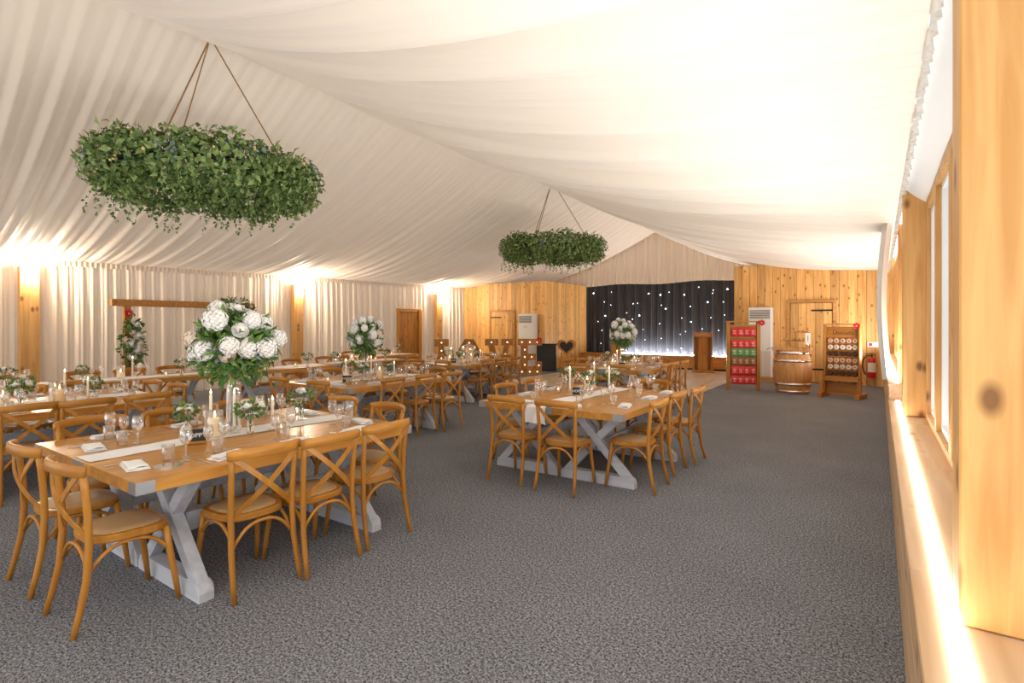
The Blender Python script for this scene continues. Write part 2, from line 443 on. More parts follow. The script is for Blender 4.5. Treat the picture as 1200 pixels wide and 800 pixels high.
mb = MB(); mb.box((.19, 12.3, .8725), (.035, 8.1, .011))  # strip lengthened past its visible start to brighten the back walls
tag(mb.build('led_strip', M['led']), 'glowing light strip on the higher far ledge beyond the windows, extended to light the back', 'light strip')
mb = MB(); mb.box((.40, 2.24, 1.9), (.39, .19, 2.46), None, .006); struct(mb.build('trim_3', M['post']), 'wide knotty pine post nearest the camera')
mb = MB(); mb.box((.30, 6.82, 1.82), (.20, .20, 2.29), None, .006); struct(mb.build('trim_4', M['post']), 'pine post at the far end of the windows')
mb = MB(); planks(mb, (.40, 6.93, 0), (.40, 8.1, 0), .668, 3.1, .2); planks(mb, (.38, 8.12, 0), (.38, 9.7, 0), .868, 3.1, .2); planks(mb, (.33, 9.7, 0), (.33, 16.8, 0), .868, 3.1, .22)
struct(mb.build('wall_right', M['pine']), 'pine boarding at the far end of the right wall')
mb = MB(); mb.box((.30, 9.6, 1.95), (.14, .3, 2.17), None, .006); struct(mb.build('trim_5', M['post']))
mb = MB(); mb.box((.66, 8.5, 1.5), (.04, 3.2, 3.0)); mb.build('boarding', M['post'], bpy.data.objects['wall_right'])
# window row
wz0, wz1 = .667, 2.82
def window(n, ya, yb):
    mb = MB()
    for y in (ya+.035, yb-.035): mb.box((.43, y, (wz0+wz1)/2), (.09, .07, wz1-wz0), None, .004)
    mb.box((.43, (ya+yb)/2, wz1-.04), (.09, yb-ya-.14, .08), None, .004); mb.box((.43, (ya+yb)/2, wz0+.03), (.09, yb-ya-.14, .06), None, .004)
    w = struct(mb.build(f'window_{n}', M['post']), 'timber window frame in the right wall')
    mb = MB()
    for y in (ya+.10, yb-.10): mb.box((.45, y, (wz0+wz1)/2), (.06, .05, wz1-wz0-.15), None, .004)
    mb.box((.45, (ya+yb)/2, wz1-.10), (.06, yb-ya-.2, .05)); mb.box((.45, (ya+yb)/2, wz0+.085), (.06, yb-ya-.2, .05))
    mb.build('sash', M['frame_w'], w)
    mb = MB(); mb.box((.455, (ya+yb)/2, (wz0+wz1)/2), (.012, yb-ya-.24, wz1-wz0-.25)); mb.build('pane', M['pane'], w)
for i, (a, b) in enumerate(((2.36, 3.45), (3.45, 4.55), (4.55, 5.65), (5.65, 6.71))): window(i+1, a, b)
mb = MB(); mb.box((.56, 4.5, 2.95), (.16, 5.0, .24)); mb.box((.62, 2.5, .33), (.04, 11, .66)); struct(mb.build('wall_window_side', M['post']))

# posts with lamps on the drape wall
lamp_y = [3.15, 8.84, 14.6]
for i, y in enumerate(lamp_y):
    mb = MB(); mb.box((XL+.16, y, 1.35), (.16, .29, 2.7), None, .008)
    struct(mb.build(f'trim_{6+i}', M['post']), f'pine post on the drape wall, {["first","second","third"][i]} from the left')
    t = thing('wall_lamp', f'bright up-and-down wall lamp on the {["first","second","third"][i]} drape-wall post from the left', 'wall lamp', (XL+.30, y, 2.60), 0, 'wall lamps on the drape-wall posts')
    mb = MB(); mb.box((-.05, 0, .03), (.02, .09, .16), None, .004); mb.box((-.02, 0, .03), (.05, .03, .03), None, .004); mb.build('lamp_base', M['dark'], t)
    mb = MB(); mb.lathe([(0,-.06),(.04,-.05),(.06,0),(.06,.07),(.04,.12),(0,.13)], 16, (.04,0,0)); mb.build('lamp_glass', M['lampg'], t, smooth=True)

# door in drape wall
d = struct(MB().build('door_1', M['honey']), 'boarded timber door in the drape wall')
mb = MB(); planks(mb, (XL+.07, 12.78, 0), (XL+.07, 13.62, 0), 0, 2.05, .17, .04); mb.build('door_leaf', M['honey'], d)
mb = MB(); mb.box((XL+.08, 13.72, 1.04), (.10, .14, 2.1), None, .004); mb.box((XL+.08, 12.72, 1.04), (.10, .08, 2.1), None, .004); mb.box((XL+.08, 13.2, 2.11), (.10, 1.1, .06), None, .004); mb.build('door_frame', M['chair'], d)

def plank_door(n, x0, x1, y, z1, mat, hinge_side):
    d = struct(MB().build(f'door_{n}', mat), 'boarded pine door in the pine wall')
    mb = MB(); planks(mb, (x0+.02, y-.032, 0), (x1-.02, y-.032, 0), .03, z1-.02, .2, .03); mb.build('door_leaf', M['pine'], d)
    mb = MB(); mb.box(((x0+x1)/2, y-.03, z1+.03), (x1-x0+.14, .05, .07), None, .004)
    for x in (x0-.035, x1+.035): mb.box((x, y-.028, z1/2), (.07, .045, z1), None, .004)
    mb.build('door_frame', M['pine_x'], d)
    for z in (.38, z1-.22):
        mb = MB(); xx = x1 if hinge_side > 0 else x0
        mb.box((xx-hinge_side*.25, y-.055, z), (.5, .012, .045), None, .003); mb.build('strap_hinge', M['dark'], d)
    return d
d2 = plank_door(2, -12.15, -11.12, 16.28, 2.08, M['pine'], -1)
mb = MB(); mb.box((-11.24, 16.2, 1.0), (.16, .02, .03)); mb.build('latch', M['dark'], d2)
d3 = plank_door(3, -2.05, -1.02, 16.68, 2.2, M['pine'], 1)

# ------------------------------------------------------------------ stage and starlit curtain
sg = struct(MB().build('trim_9', M['pine_x']), 'low timber stage front')
mb = MB()
for z in (.16, .36): mb.box((-6.65, 19.02, z), (6.25, .04, .195), None, .003)
mb.box((-6.65, 19.25, .47), (6.25, .5, .03), None, .003); mb.build('stage_front', M['pine_x'], sg)
mb = MB(); mb.box((-6.65, 19.03, .03), (6.2, .03, .06)); mb.build('shadow_gap', M['dark'], sg)
mb = MB(); mb.box((-5.9, 19.42, .497), (4.8, .04, .02))
tag(mb.build('led_strip', M['stage_led']), 'glowing cool light strip under the starlit curtain', 'light strip')
cu = thing('starlit_curtain', 'black curtain studded with tiny white lights behind the stage', 'curtain', (-6.65, 19.6, .49))
mb = MB()
def cur(u, v):
    x = -3.2 + 6.4*u; z = 2.66*(1-v)
    p = math.sin(x*2*PI/.33+1.6*math.sin(x*1.6)+.5*v) + .5*math.sin(x*2*PI/.13+2*math.sin(x*2.3+v))
    return Vector((x, .035*p, z))
mb.grid(cur, 500, 12); mb.build('curtain_cloth', M['black'], cu, smooth=True)
stars = [(-9.46,2.85),(-8.99,2.49),(-8.69,2.88),(-8.72,2.36),(-7.79,2.39),(-7.61,2.41),(-7.17,2.76),(-6.72,2.7),(-8.05,2.05),(-8.95,1.94),(-7.82,1.8),(-7.54,1.94),(-7.39,1.41),(-9.09,1.37),(-9.14,.85),(-9.27,1.72),(-7.32,1.02),(-6.75,1.63),(-6.52,2.18),(-6.68,2.32),(-6.39,2.79),(-6.69,1.08),(-5.83,2.68),(-5.62,2.25),(-5.93,1.83),(-5.59,1.69),(-5.79,1.34),(-5.98,1.24),(-5.32,2.94),(-5.01,2.39),(-4.82,2.81),(-4.84,2.7),(-4.9,1.84),(-5.2,1.44),(-4.63,1.39),(-4.48,2.39),(-4.44,1.93),(-4.34,2.83),(-4.86,.78),(-6.44,.67),(-5.95,.74)]
big = {0,6,7,22,29,25,37,18,11,9}
for i, (x, z) in enumerate(stars):
    mb = MB(); mb.blob((x+6.65, -.06, z-.49), .022 if i in big else .011, 8, 6); mb.build('star_light', M['star'], cu, smooth=True)

# ------------------------------------------------------------------ chair
def make_chair():
    t = thing('cross_back_chair', 'x', 'chair')
    C = M['chair']
    out = []
    for i in range(36):
        a = 2*PI*i/36; ca, sa = math.cos(a), math.sin(a)
        e = .62
        x = abs(ca)**e*(1 if ca > 0 else -1); y = abs(sa)**e*(1 if sa > 0 else -1)
        out.append((x*(.205+.022*y), y*.2+.01))
    mb = MB(); mb.prism(out, .042, Matrix.Translation((0,0,.425)), .008); st = mb.build('seat', M['chair_x'], t)
    mb = MB()
    n = len(out)
    rings = [(.86, .463), (.80, .471), (.5, .474)]
    vs = [Vector((p[0]*k, (p[1]-.01)*k+.01, z)) for k, z in rings for p in out] + [Vector((0,.01,.475))]
    fs = [(L*n+i, L*n+(i+1) % n, L*n+n+(i+1) % n, L*n+n+i) for L in range(2) for i in range(n)] + [(2*n+i, 2*n+(i+1) % n, 3*n) for i in range(n)]
    mb.add(vs, fs); o = mb.build('cane_panel', M['cane'], st, smooth=True); o['label'] = 'woven cane seat panel'
    for s in (-1, 1):
        P = [(.208,-.275,0),(.203,-.245,.12),(.196,-.215,.27),(.192,-.203,.45),(.194,-.208,.60),(.199,-.222,.74),(.204,-.238,.845)]
        mb = MB(); mb.tube([(s*x, y, z) for x, y, z in P], .0185, 10, Vector((0,1,0)), [.8,.88,.97,1,1,.95,.85]); mb.build('back_leg', C, t, smooth=True)
        P = [(.200,.228,0),(.192,.208,.15),(.182,.185,.30),(.176,.168,.435)]
        mb = MB(); mb.tube([(s*x, y, z) for x, y, z in P], .0185, 10, Vector((0,1,0)), [.75,.88,1,1.05]); mb.build('front_leg', C, t, smooth=True)
    # curved top rail
    pts = []; sc = []
    for i in range(17):
        u = -1+2*i/16; x = .228*u; y = -.308+.078*abs(u)**2.4
        pts.append((x, y, .842+.014*(1-u*u))); sc.append(1 if abs(u) < .95 else .86)
    sec = [(-.011,-.027),(-.004,-.032),(.004,-.032),(.011,-.027),(.013,0),(.011,.027),(.004,.032),(-.004,.032),(-.011,.027),(-.013,0)]
    mb = MB(); mb.sweep(pts, sec, Vector((0,0,1)), True, sc); mb.build('top_rail', M['chair_x'], t, smooth=True)
    # crossing slats
    for s in (-1, 1):
        pts = []
        for i in range(13):
            u = i/12; x = s*(-.196+.378*u); z = .825-.345*u
            y = -.252+.052*u - .045*math.sin(PI*u) - (.006 if s > 0 else -.006)*math.sin(PI*u)
            pts.append((x, y, z))
        mb = MB(); mb.sweep(pts, [(-.016,-.0045),(.016,-.0045),(.016,.0045),(-.016,.0045)], Vector((0,-1,0))); mb.build('cross_slat', C, t)
    # bent arches between the legs
    def arch(a, b):
        a = Vector(a); b = Vector(b); pts = []
        for i in range(15):
            u = i/14; k = 1-abs(2*u-1)**2.6
            pts.append((a.x+(b.x-a.x)*u, a.y+(b.y-a.y)*u, a.z+(.415-a.z)*k))
        mb = MB(); mb.tube(pts, .0105, 8, Vector((0,0,1))); mb.build('bent_arch', C, t, smooth=True)
    bl = [(s*.183, -.205, .295) for s in (-1, 1)]; fl = [(s*.182, .185, .295) for s in (-1, 1)]
    arch(bl[0], bl[1]); arch(fl[0], fl[1]); arch(bl[0], fl[0]); arch(bl[1], fl[1])
    return t
chairP = Proto(make_chair())

# ------------------------------------------------------------------ table
TW, TL, TH = .826, 1.99, .77
def make_table():
    t = thing('trestle_table', 'x', 'dining table')
    mb = MB()
    for i in range(4):
        w = TW/4; mb.box((-TW/2+(i+.5)*w, 0, TH-.034), (w-.0012, TL, .068), None, .0025)
    top = mb.build('tabletop', M['tabletop'], t)
    for sx in (-1, 1):
        for sy in (-1, 1):
            mb = MB(); e = .0025
            mb.box((sx*(TW/2-.045), sy*(TL/2+e/2), TH-.034), (.09, e, .066)); mb.box((sx*(TW/2+e/2), sy*(TL/2-.045), TH-.034), (e, .09, .066))
            b = mb.build('corner_bracket', M['steel'], top); b['label'] = 'galvanised corner bracket'
    for sy in (-1, 1):
        y = sy*.635; mb = MB()
        # foot with rounded upper ends
        pr = [(-.405,0),(.405,0),(.405,.05),(.392,.085),(.36,.105),(-.36,.105),(-.392,.085),(-.405,.05)]
        Mx = Matrix(((1,0,0,0),(0,0,-1,y+.045),(0,1,0,0),(0,0,0,1)))
        mb.prism(pr, .09, Mx, .004)
        pr = [(-.30,.672),(.30,.672),(.30,.702),(-.30,.702)]; mb.prism(pr, .09, Mx, .004)
        for s in (-1, 1):
            w = .052
            pr = [(s*-.32-w, .10), (s*-.32+w, .10), (s*.225+w, .675), (s*.225-w, .675)]
            Mo = Matrix(((1,0,0,0),(0,0,-1,y+.035+s*.004),(0,1,0,0),(0,0,0,1)))
            if s < 0: pr = pr
            mb.prism(pr, .07, Mo, .003)
        mb.build('trestle', M['trestle'], t)
    mb = MB(); mb.box((0, 0, .36), (.06, 1.16, .12), None, .005); mb.build('stretcher', M['trestle'], t)
    return t
tableP = Proto(make_table())

# ------------------------------------------------------------------ small table things
def lathe_thing(name, cat, parts):
    t = thing(name, 'x', cat)
    return t
def wine_proto(h, r, name):
    t = thing(name, 'x', 'wine glass')
    b0 = h*.48
    mb = MB(); mb.lathe([(0,0),(r*.88,.0),(r*.88,.003),(.006,.010),(.004,.02),(.004,b0-.01),(.008,b0)], 18); mb.build('foot_and_stem', M['glass'], t, smooth=True)
    mb = MB(); mb.lathe([(.004,b0-.004),(r*.55,b0+.012),(r*.92,b0+h*.16),(r,b0+h*.27),(r*.95,b0+h*.40),(r*.82,h),(r*.80,h),(r*.92,b0+h*.40),(r*.96,b0+h*.27),(r*.88,b0+h*.16),(r*.5,b0+.016),(0,b0+.004)], 18); mb.build('bowl', M['glass'], t, smooth=True)
    return t
wineL = Proto(wine_proto(.205, .036, 'wine_glass')); wineS = Proto(wine_proto(.175, .031, 'wine_glass'))
def solo(name, cat, mb, mat, smooth=True):
    o = mb.build(name, mat, None, smooth); tag(o, 'x', cat); return Proto(o)
mb = MB(); mb.lathe([(0,0),(.031,0),(.036,.10),(.0345,.10),(.030,.012),(0,.012)], 18); tumblerP = solo('water_tumbler', 'tumbler', mb, M['glass'])
mb = MB()
for k in range(3):
    def nf(u, v, k=k): return Vector(((u-.5)*(.115-.01*k), (v-.5)*(.225-.012*k)+.006*math.sin(u*9+k), .003+.009*k+.004*math.sin(v*5+k*2)*math.sin(u*4+k)+.003))
    mb.grid(nf, 8, 14)
o = mb.build('folded_napkin', M['napkin'], None, True, solid=.004); tag(o, 'x', 'napkin'); napkinP = Proto(o)
mb = MB(); mb.box((0,-.045,.003), (.012,.10,.004), None, .001); mb.prism([(-.009,.0),(.007,.0),(.010,.06),(.004,.115),(-.006,.10)], .0025, Matrix.Translation((0,.003,.002))); knifeP = solo('table_knife', 'knife', mb, M['chrome'], False)
mb = MB(); mb.box((0,-.045,.003), (.009,.11,.003), None, .001); mb.prism([(-.011,.04),(.011,.04),(.011,.065),(-.011,.065)], .0025, Matrix.Translation((0,0,.002))); mb.box((0,.025,.003),(.006,.04,.003))
for k in range(4): mb.box((-.0095+.0063*k, .085, .0035), (.003,.045,.002))
forkP = solo('table_fork', 'fork', mb, M['chrome'], False)
def cyl(r, h, z=0, seg=16, rim=.0): return [(0,z),(r,z),(r,z+h),(0,z+h)]
def flame_mb(z, s=1.0):
    mb = MB(); mb.lathe([(0,z),(.0055*s,z+.008*s),(.006*s,z+.014*s),(.003*s,z+.028*s),(0,z+.038*s)], 8); return mb
def candle_proto(name, r, h, wax, fl=1.0):
    t = thing(name, 'x', 'candle')
    mb = MB(); mb.lathe([(0,0),(r,0),(r,h-.003),(r*.85,h),(0,h-.003)], 14); mb.build('wax', wax, t, smooth=False)
    mb = MB(); mb.tube([(0,0,h-.004),(0,0,h+.010)], .0012, 5); mb.build('wick', M['dark'], t)
    flame_mb(h+.004, fl).build('flame', M['flame'], t, smooth=True)
    return t
taperP = Proto(candle_proto('taper_candle', .011, .27, M['ivory']))
taperS = Proto(candle_proto('taper_candle', .011, .20, M['ivory']))
pillarP = Proto(candle_proto('pillar_candle', .043, .13, M['wax'], 1.3))
pillarS = Proto(candle_proto('pillar_candle', .043, .09, M['wax'], 1.3))
teaP = Proto(candle_proto('tea_light', .019, .016, M['wax'], .8))
mb = MB(); mb.lathe([(0,0),(.036,0),(.036,.004),(.016,.012),(.016,.02),(.018,.035),(.018,.055),(.0125,.055),(.0125,.02),(0,.02)], 16); stickP = solo('candlestick', 'candlestick', mb, M['glass'])
mb = MB(); mb.lathe([(0,0),(.056,0),(.056,.19),(.053,.19),(.053,.006),(0,.006)], 20); hurriP = solo('hurricane_glass', 'candle glass', mb, M['glass'])
mb = MB(); mb.lathe([(0,0),(.034,0),(.037,.075),(.0345,.075),(.032,.008),(0,.008)], 18); teagP = solo('tea_light_glass', 'candle glass', mb, M['frost'])

def petal_rose(mb, c, r, ax, rnd):
    c = Vector(c); ax = Vector(ax).normalized()
    s1 = ax.cross(Vector((.31,.77,.55))).normalized(); s2 = ax.cross(s1)
    mb.blob(c+ax*r*.1, r*.62, 7, 5)
    for L, n, tl, k in ((0, 5, .9, .75), (1, 6, .35, .95), (2, 7, -.1, 1.1)):
        for i in range(n):
            a = 2*PI*i/n + L*.6 + rnd.uniform(-.2,.2)
            o = s1*math.cos(a) + s2*math.sin(a); sd = ax.cross(o)
            b = c + o*r*.28*k - ax*r*.35
            tip = c + o*r*k + ax*r*(.55*tl+.1)
            mid = (b+tip)/2 + o*r*.25
            w = r*.55
            mb.add([b-sd*w*.4, b+sd*w*.4, mid+sd*w, tip+sd*w*.6-ax*r*.04, tip-sd*w*.6-ax*r*.04, mid-sd*w], [(0,1,2,5), (5,2,3,4)])
def hydrangea(mb, c, r, rnd, n=70):
    c = Vector(c)
    mb.blob(c, r*.82, 8, 6)
    for i in range(n):
        z = 1-2*(i+.5)/n; a = i*2.39996; q = math.sqrt(1-z*z)
        d = Vector((q*math.cos(a), q*math.sin(a), z))
        p = c + d*r*rnd.uniform(.88, 1.08)
        s1 = d.cross(Vector((rnd.uniform(-1,1), rnd.uniform(-1,1), rnd.uniform(-1,1)))).normalized(); s2 = d.cross(s1); w = r*.22
        up = d*w*.35
        mb.add([p-d*w*.1, p+s1*w+up, p+(s1+s2)*w*.62+up*.4, p+s2*w+up, p+(s2-s1)*w*.62+up*.4, p-s1*w+up, p-(s1+s2)*w*.62+up*.4, p-s2*w+up, p+(s1-s2)*w*.62+up*.4],
               [(0,1,2,3), (0,3,4,5), (0,5,6,7), (0,7,8,1)])
def rdir(rnd): 
    while True:
        v = Vector((rnd.uniform(-1,1), rnd.uniform(-1,1), rnd.uniform(-1,1)))
        if .05 < v.length < 1: return v.normalized()

def tall_arrangement():
    rnd = random.Random(21)
    t = thing('floral_arrangement', 'x', 'flowers')
    mb = MB(); mb.lathe([(0,0),(.062,0),(.062,.006),(.055,.012),(.055,.47),(.066,.50),(.063,.50),(.052,.47),(.052,.02),(0,.02)], 24); mb.build('vase', M['glass'], t, smooth=True)
    mb = MB()
    for i in range(12):
        a = i*.52; mb.tube([(.03*math.cos(a), .03*math.sin(a), .03), (.012*math.cos(a+2), .012*math.sin(a+2), .3), (.04*math.cos(a), .04*math.sin(a), .55)], .0035, 5)
    mb.build('stems', M['stem'], t)
    C = Vector((0,0,.69))
    mb = MB()
    for i in range(900):
        d = rdir(rnd); rr = rnd.uniform(.45, 1.0)
        p = C + Vector((d.x*.29, d.y*.29, d.z*.25 - .02))*rr
        if d.z < -.2: p.z -= rnd.uniform(0,.06)
        mb.leaf(p, (d+rdir(rnd)*.7), d+rdir(rnd)*.5, rnd.uniform(.06,.11), rnd.uniform(.03,.05))
    mb.build('foliage', M['leaf'], t)
    mb = MB()
    for i in range(60):
        d = rdir(rnd); d.z = -abs(d.z)*.4+.05; p = C + Vector((d.x*.27, d.y*.27, d.z*.3-.05))
        mb.leaf(p, d+rdir(rnd)*.4, d+rdir(rnd)*.3, rnd.uniform(.06,.09), .03)
    mb.build('grey_foliage', M['silver'], t)
    heads = []
    tries = 0
    while len(heads) < 26 and tries < 4000:
        tries += 1
        d = rdir(rnd)
        if d.z < -.45: continue
        p = C + Vector((d.x*.30, d.y*.30, d.z*.27))*rnd.uniform(.82, 1.06)
        r = rnd.uniform(.055, .085)
        if all((p-q).length > (r+s)*.82 for q, s in heads): heads.append((p, r))
    for i, (p, r) in enumerate(heads):
        mb = MB()
        if i % 4 == 3: petal_rose(mb, p, r*.9, p-C, rnd)
        else: hydrangea(mb, p, r, rnd, 120)
        mb.build('bloom', M['blush'] if i % 7 == 3 else M['petal'], t, smooth=False)
    return t
tallP = Proto(tall_arrangement())

def bud_proto(kind):
    rnd = random.Random(40+kind)
    t = thing('bud_vase', 'x', 'bud vase')
    if kind == 0: prof = [(0,0),(.034,0),(.042,.02),(.040,.055),(.016,.075),(.012,.095),(.016,.11),(.014,.11),(.010,.095),(.014,.075),(.037,.053),(.038,.02),(0,.008)]
    else: prof = [(0,0),(.026,0),(.028,.05),(.024,.10),(.022,.12),(.026,.14),(.024,.14),(.020,.12),(.022,.10),(.025,.05),(.022,.006),(0,.006)]
    mb = MB(); mb.lathe(prof, 18); mb.build('vase', M['glass'] if kind else M['frost'], t, smooth=True)
    h = .11 if kind == 0 else .14
    mb = MB()
    for i in range(5):
        a = i*1.3; mb.tube([(0,0,.02), (.012*math.cos(a), .012*math.sin(a), h), (.045*math.cos(a), .045*math.sin(a), h+.06)], .0022, 5)
    mb.build('stems', M['stem'], t)
    mb = MB(); n = 70 if kind != 1 else 110
    sp = .055 if kind == 0 else .085
    for i in range(n):
        d = rdir(rnd); p = Vector((d.x*sp, d.y*sp, h+.055+d.z*.05))*1
        mb.leaf(p, d+rdir(rnd)*.5+Vector((0,0,.2)), d+rdir(rnd)*.5, rnd.uniform(.03,.055), rnd.uniform(.018,.03))
    mb.build('foliage', M['leaf2'] if kind == 2 else M['leaf'], t)
    for i in range({0:3, 1:4, 2:1}[kind]):
        a = i*2.2+kind; rr = sp*.75 if kind < 2 else .01
        mb = MB(); p = Vector((rr*math.cos(a), rr*math.sin(a), h+.08+.012*(i % 2)+ (.03 if kind == 2 else 0)))
        petal_rose(mb, p, (.026, .040, .044)[kind], Vector((math.cos(a)*.4, math.sin(a)*.4, 1)), rnd)
        mb.build('bloom', M['blush'] if (kind == 1 and i % 2) else M['petal'], t)
    return t
buds = [Proto(bud_proto(k)) for k in range(3)]

def text_mesh(body, size, mat, name, parent, loc, rot, ext=.001, align='CENTER'):
    cu = bpy.data.curves.new(name, 'FONT'); cu.body = body; cu.size = size; cu.extrude = ext; cu.align_x = align; cu.align_y = 'CENTER'
    cu.materials.append(mat)
    tmp = bpy.data.objects.new(name, cu); COL.objects.link(tmp)
    bpy.context.view_layer.update()
    me = bpy.data.meshes.new_from_object(tmp.evaluated_get(bpy.context.evaluated_depsgraph_get())); me.name = name
    bpy.data.objects.remove(tmp)
    o = bpy.data.objects.new(name, me); COL.objects.link(o); o.parent = parent; o.location = loc; o.rotation_euler = rot
    return o
def sign_proto():
    t = thing('table_name_sign', 'x', 'table sign')
    mb = MB(); mb.box((0,0,.008), (.135,.05,.016), None, .003); mb.build('sign_foot', M['honey_x'], t)
    mb = MB(); mb.box((0,0,.055), (.125,.008,.085), None, .002); mb.build('board', M['blackp'], t)
    text_mesh('HOPPY', .042, M['chalk'], 'lettering', t, (0,-.005,.055), (PI/2,0,0), .0006)
    return t
signP = Proto(sign_proto())
mb = MB(); mb.lathe([(0,0),(.075,0),(.075,.004),(0,.004)], 28); coasterP = solo('mirror_coaster', 'coaster', mb, M['mirror'], False)

# ------------------------------------------------------------------ laying out the tables
ORD = ['first', 'second', 'third', 'fourth', 'fifth', 'sixth']
USED = []
def take(*cs):
    USED.extend(cs)
def room(cs, gap=.004):
    return all((x-u)**2+(y-v)**2 > (r+q+gap)**2 for x, y, r in cs for u, v, q in USED)
def seek(p, shape, lim=.22):
    """nearest clear spot to p for a thing whose footprint is shape(p) = circles"""
    for k in range(1, 90):
        a = k*2.4; d = lim*math.sqrt((k-1)/90)
        q = p + Vector((math.cos(a), math.sin(a)))*d
        cs = shape(q)
        if room(cs): take(*cs); return q
    return None
def setting(x, y, f, where, cut):
    """a place: f = facing unit vector from the chair towards the table, x,y = chair origin"""
    f = Vector((f[0], f[1])); rt = Vector((f.y, -f.x))
    rz = math.atan2(-f.x, f.y)
    o = Vector((x, y)); j = lambda a: R.uniform(-a, a)
    nr = rz+PI/2+j(.25); ax = Vector((-math.sin(nr), math.cos(nr)))
    p = seek(o + f*.07 + rt*j(.03), lambda q: [(q.x+ax.x*t, q.y+ax.y*t, .058) for t in (-.075, 0, .075)], .10)
    if p:
        napkinP.put((p.x, p.y, TH), nr, f'folded white napkin at the {where}', 'folded napkins on the tables')
        if cut:
            for sg_, pr, w_ in ((-1, forkP, 'fork'), (1, knifeP, 'knife')):
                q = seek(p + rt*.155*sg_, lambda q: [(q.x+f.x*t, q.y+f.y*t, .013) for t in (-.09, -.045, 0, .045, .1)], .06)
                if q: pr.put((q.x, q.y, TH), rz+j(.04), f'steel {w_} at the {where}', f'{w_} set on the tables')
    for (df, dr, pr, rr, w_, g) in ((.275, .10, wineL, .037, 'larger wine glass', 'larger wine glasses'), (.305, .005, wineS, .032, 'smaller wine glass', 'smaller wine glasses'), (.21, .02, tumblerP, .037, 'straight water tumbler', 'water tumblers')):
        q = seek(o + f*(df+j(.01)) + rt*(dr+j(.01)), lambda q: [(q.x, q.y, rr)])
        if q: pr.put((q.x, q.y, TH+(.006 if abs(q.x-(-4.03)) < .14 else 0)), 0, f'{w_} at the {where}', g)
QUEUE = []
def put_table(cx, cy, label, rz=0): tableP.put((cx, cy, 0), rz, label, 'trestle tables')
NUDGE = iter([(0.0,0.09),(0.06,0.03),(0.04,0.0),(0.0,-0.04),(0.0,-0.04),(-0.04,0.0),(0.0,0.0),(-0.04,0.0),(-0.06,0.04),(0.0,0.1),(0.0,-0.04),(0.0,-0.04),(0.04,-0.03),(0.0,0.0),(0.06,-0.03),(0.0,0.0),(0.0,0.0),(-0.03,0.04),(0.0,0.04),(0.0,0.03),(0.0,0.0),(0.1,0.0),(0.0,-0.04),(0.0,-0.06),(-0.04,0.0),(0.0,0.0),(-0.04,0.0),(-0.09,0.04),(0.0,0.06),(0.0,0.09),(0.0,0.03),(0.04,0.0),(0.0,-0.04),(0.0,-0.04),(-0.04,-0.03),(0.0,0.0),(-0.04,0.0),(-0.12,0.04),(0.0,0.04),(0.0,0.0),(0.0,0.0),(0.04,0.0),(0.0,-0.04),(0.0,-0.1),(-0.04,0.0),(0.0,0.0),(-0.04,0.0),(-0.03,0.04),(0.03,0.04),(0.0,0.06),(0.06,0.0),(0.04,0.0),(-0.06,0.04),(0.06,0.04),(-0.04,0.0),(0.0,0.0),(-0.04,0.0)])
FAC = {'E': (-1,0), 'W': (1,0), 'N': (0,1), 'F': (0,-1)}
SIDE = {'E': 'window side', 'W': 'drape side', 'N': 'near end', 'F': 'far end'}
def block(x0, y0, name, chairs, cut=False, tuck=.10):
    put_table(x0+TW/2, y0+TL/2, f'wooden grey-legged trestle table, drape-side half of the {name}')
    put_table(x0+1.5*TW+.004, y0+TL/2, f'wooden grey-legged trestle table, window-side half of the {name}')
    x1 = x0+2*TW+.004; y1 = y0+TL
    for side, lst in chairs.items():
        fx, fy = FAC[side]; rz = math.atan2(-fx, fy)
        for i, v in enumerate(lst):
            if side == 'E': x, y = x1-tuck, v
            elif side == 'W': x, y = x0+tuck, v
            elif side == 'N': x, y = v, y0+tuck
            else: x, y = v, y1-tuck
            frm = 'from the camera' if side in 'EW' else 'from the window'
            nx, ny = next(NUDGE)
            chairP.put((x+nx, y+ny, 0), rz+RC.uniform(-.04,.04), f'cross-back wooden chair, {ORD[i]} {frm} on the {SIDE[side]} of the {name}', 'cross-back chairs')
            # settings sit around the tabletop middle strip; keep end settings clear of corner ones
            QUEUE.append((x, y, (fx, fy), f'{ORD[i]} {SIDE[side].replace(" ", "-")} place {frm}, {name}', cut))
def runner(cx, y0, y1, w, name, label):
    mb = MB(); ph = R.uniform(0, 6)
    def f(u, v):
        y = y0 + (y1-y0)*v; ww = w*(1+.12*math.sin(y*3+ph))
        return Vector((cx + (u-.5)*ww + .03*math.sin(y*2.2+ph), y, TH+.0034+.0013*math.sin(u*17+y*4)+.0009*math.sin(y*23+u*5)))
    mb.grid(f, 14, 60); o = mb.build('table_runner', M['runner'], None, True); tag(o, label, 'table runner', 'white table runners')
ZT = TH+.006
def taper(x, y, lab, small=False):
    take((x, y, .037))
    stickP.put((x, y, ZT), 0, f'glass candlestick {lab}', 'candlesticks')
    (taperS if small else taperP).put((x, y, ZT+.021), 0, f'lit ivory taper candle {lab}', 'taper candles')
def pillar(x, y, lab, small=False):
    take((x, y, .058))
    hurriP.put((x, y, ZT), 0, f'cylinder glass around pillar candle {lab}', 'hurricane glasses')
    (pillarS if small else pillarP).put((x, y, ZT+.0065), 0, f'lit pillar candle {lab}', 'pillar candles')
def tea(x, y, lab):
    take((x, y, .039))
    teagP.put((x, y, ZT), 0, f'tea light glass {lab}', 'tea light glasses')
    teaP.put((x, y, ZT+.0085), 0, f'tea light burning in its glass {lab}', 'tea lights')
def bud(k, x, y, lab, rz=0):
    take((x, y, .05 if k == 0 else .085))
    buds[k].put((x, y, ZT), rz, f'{("pale blossom bud vase", "cream-rose bud vase", "single-rose bud vase")[k]} {lab}', 'bud vases')

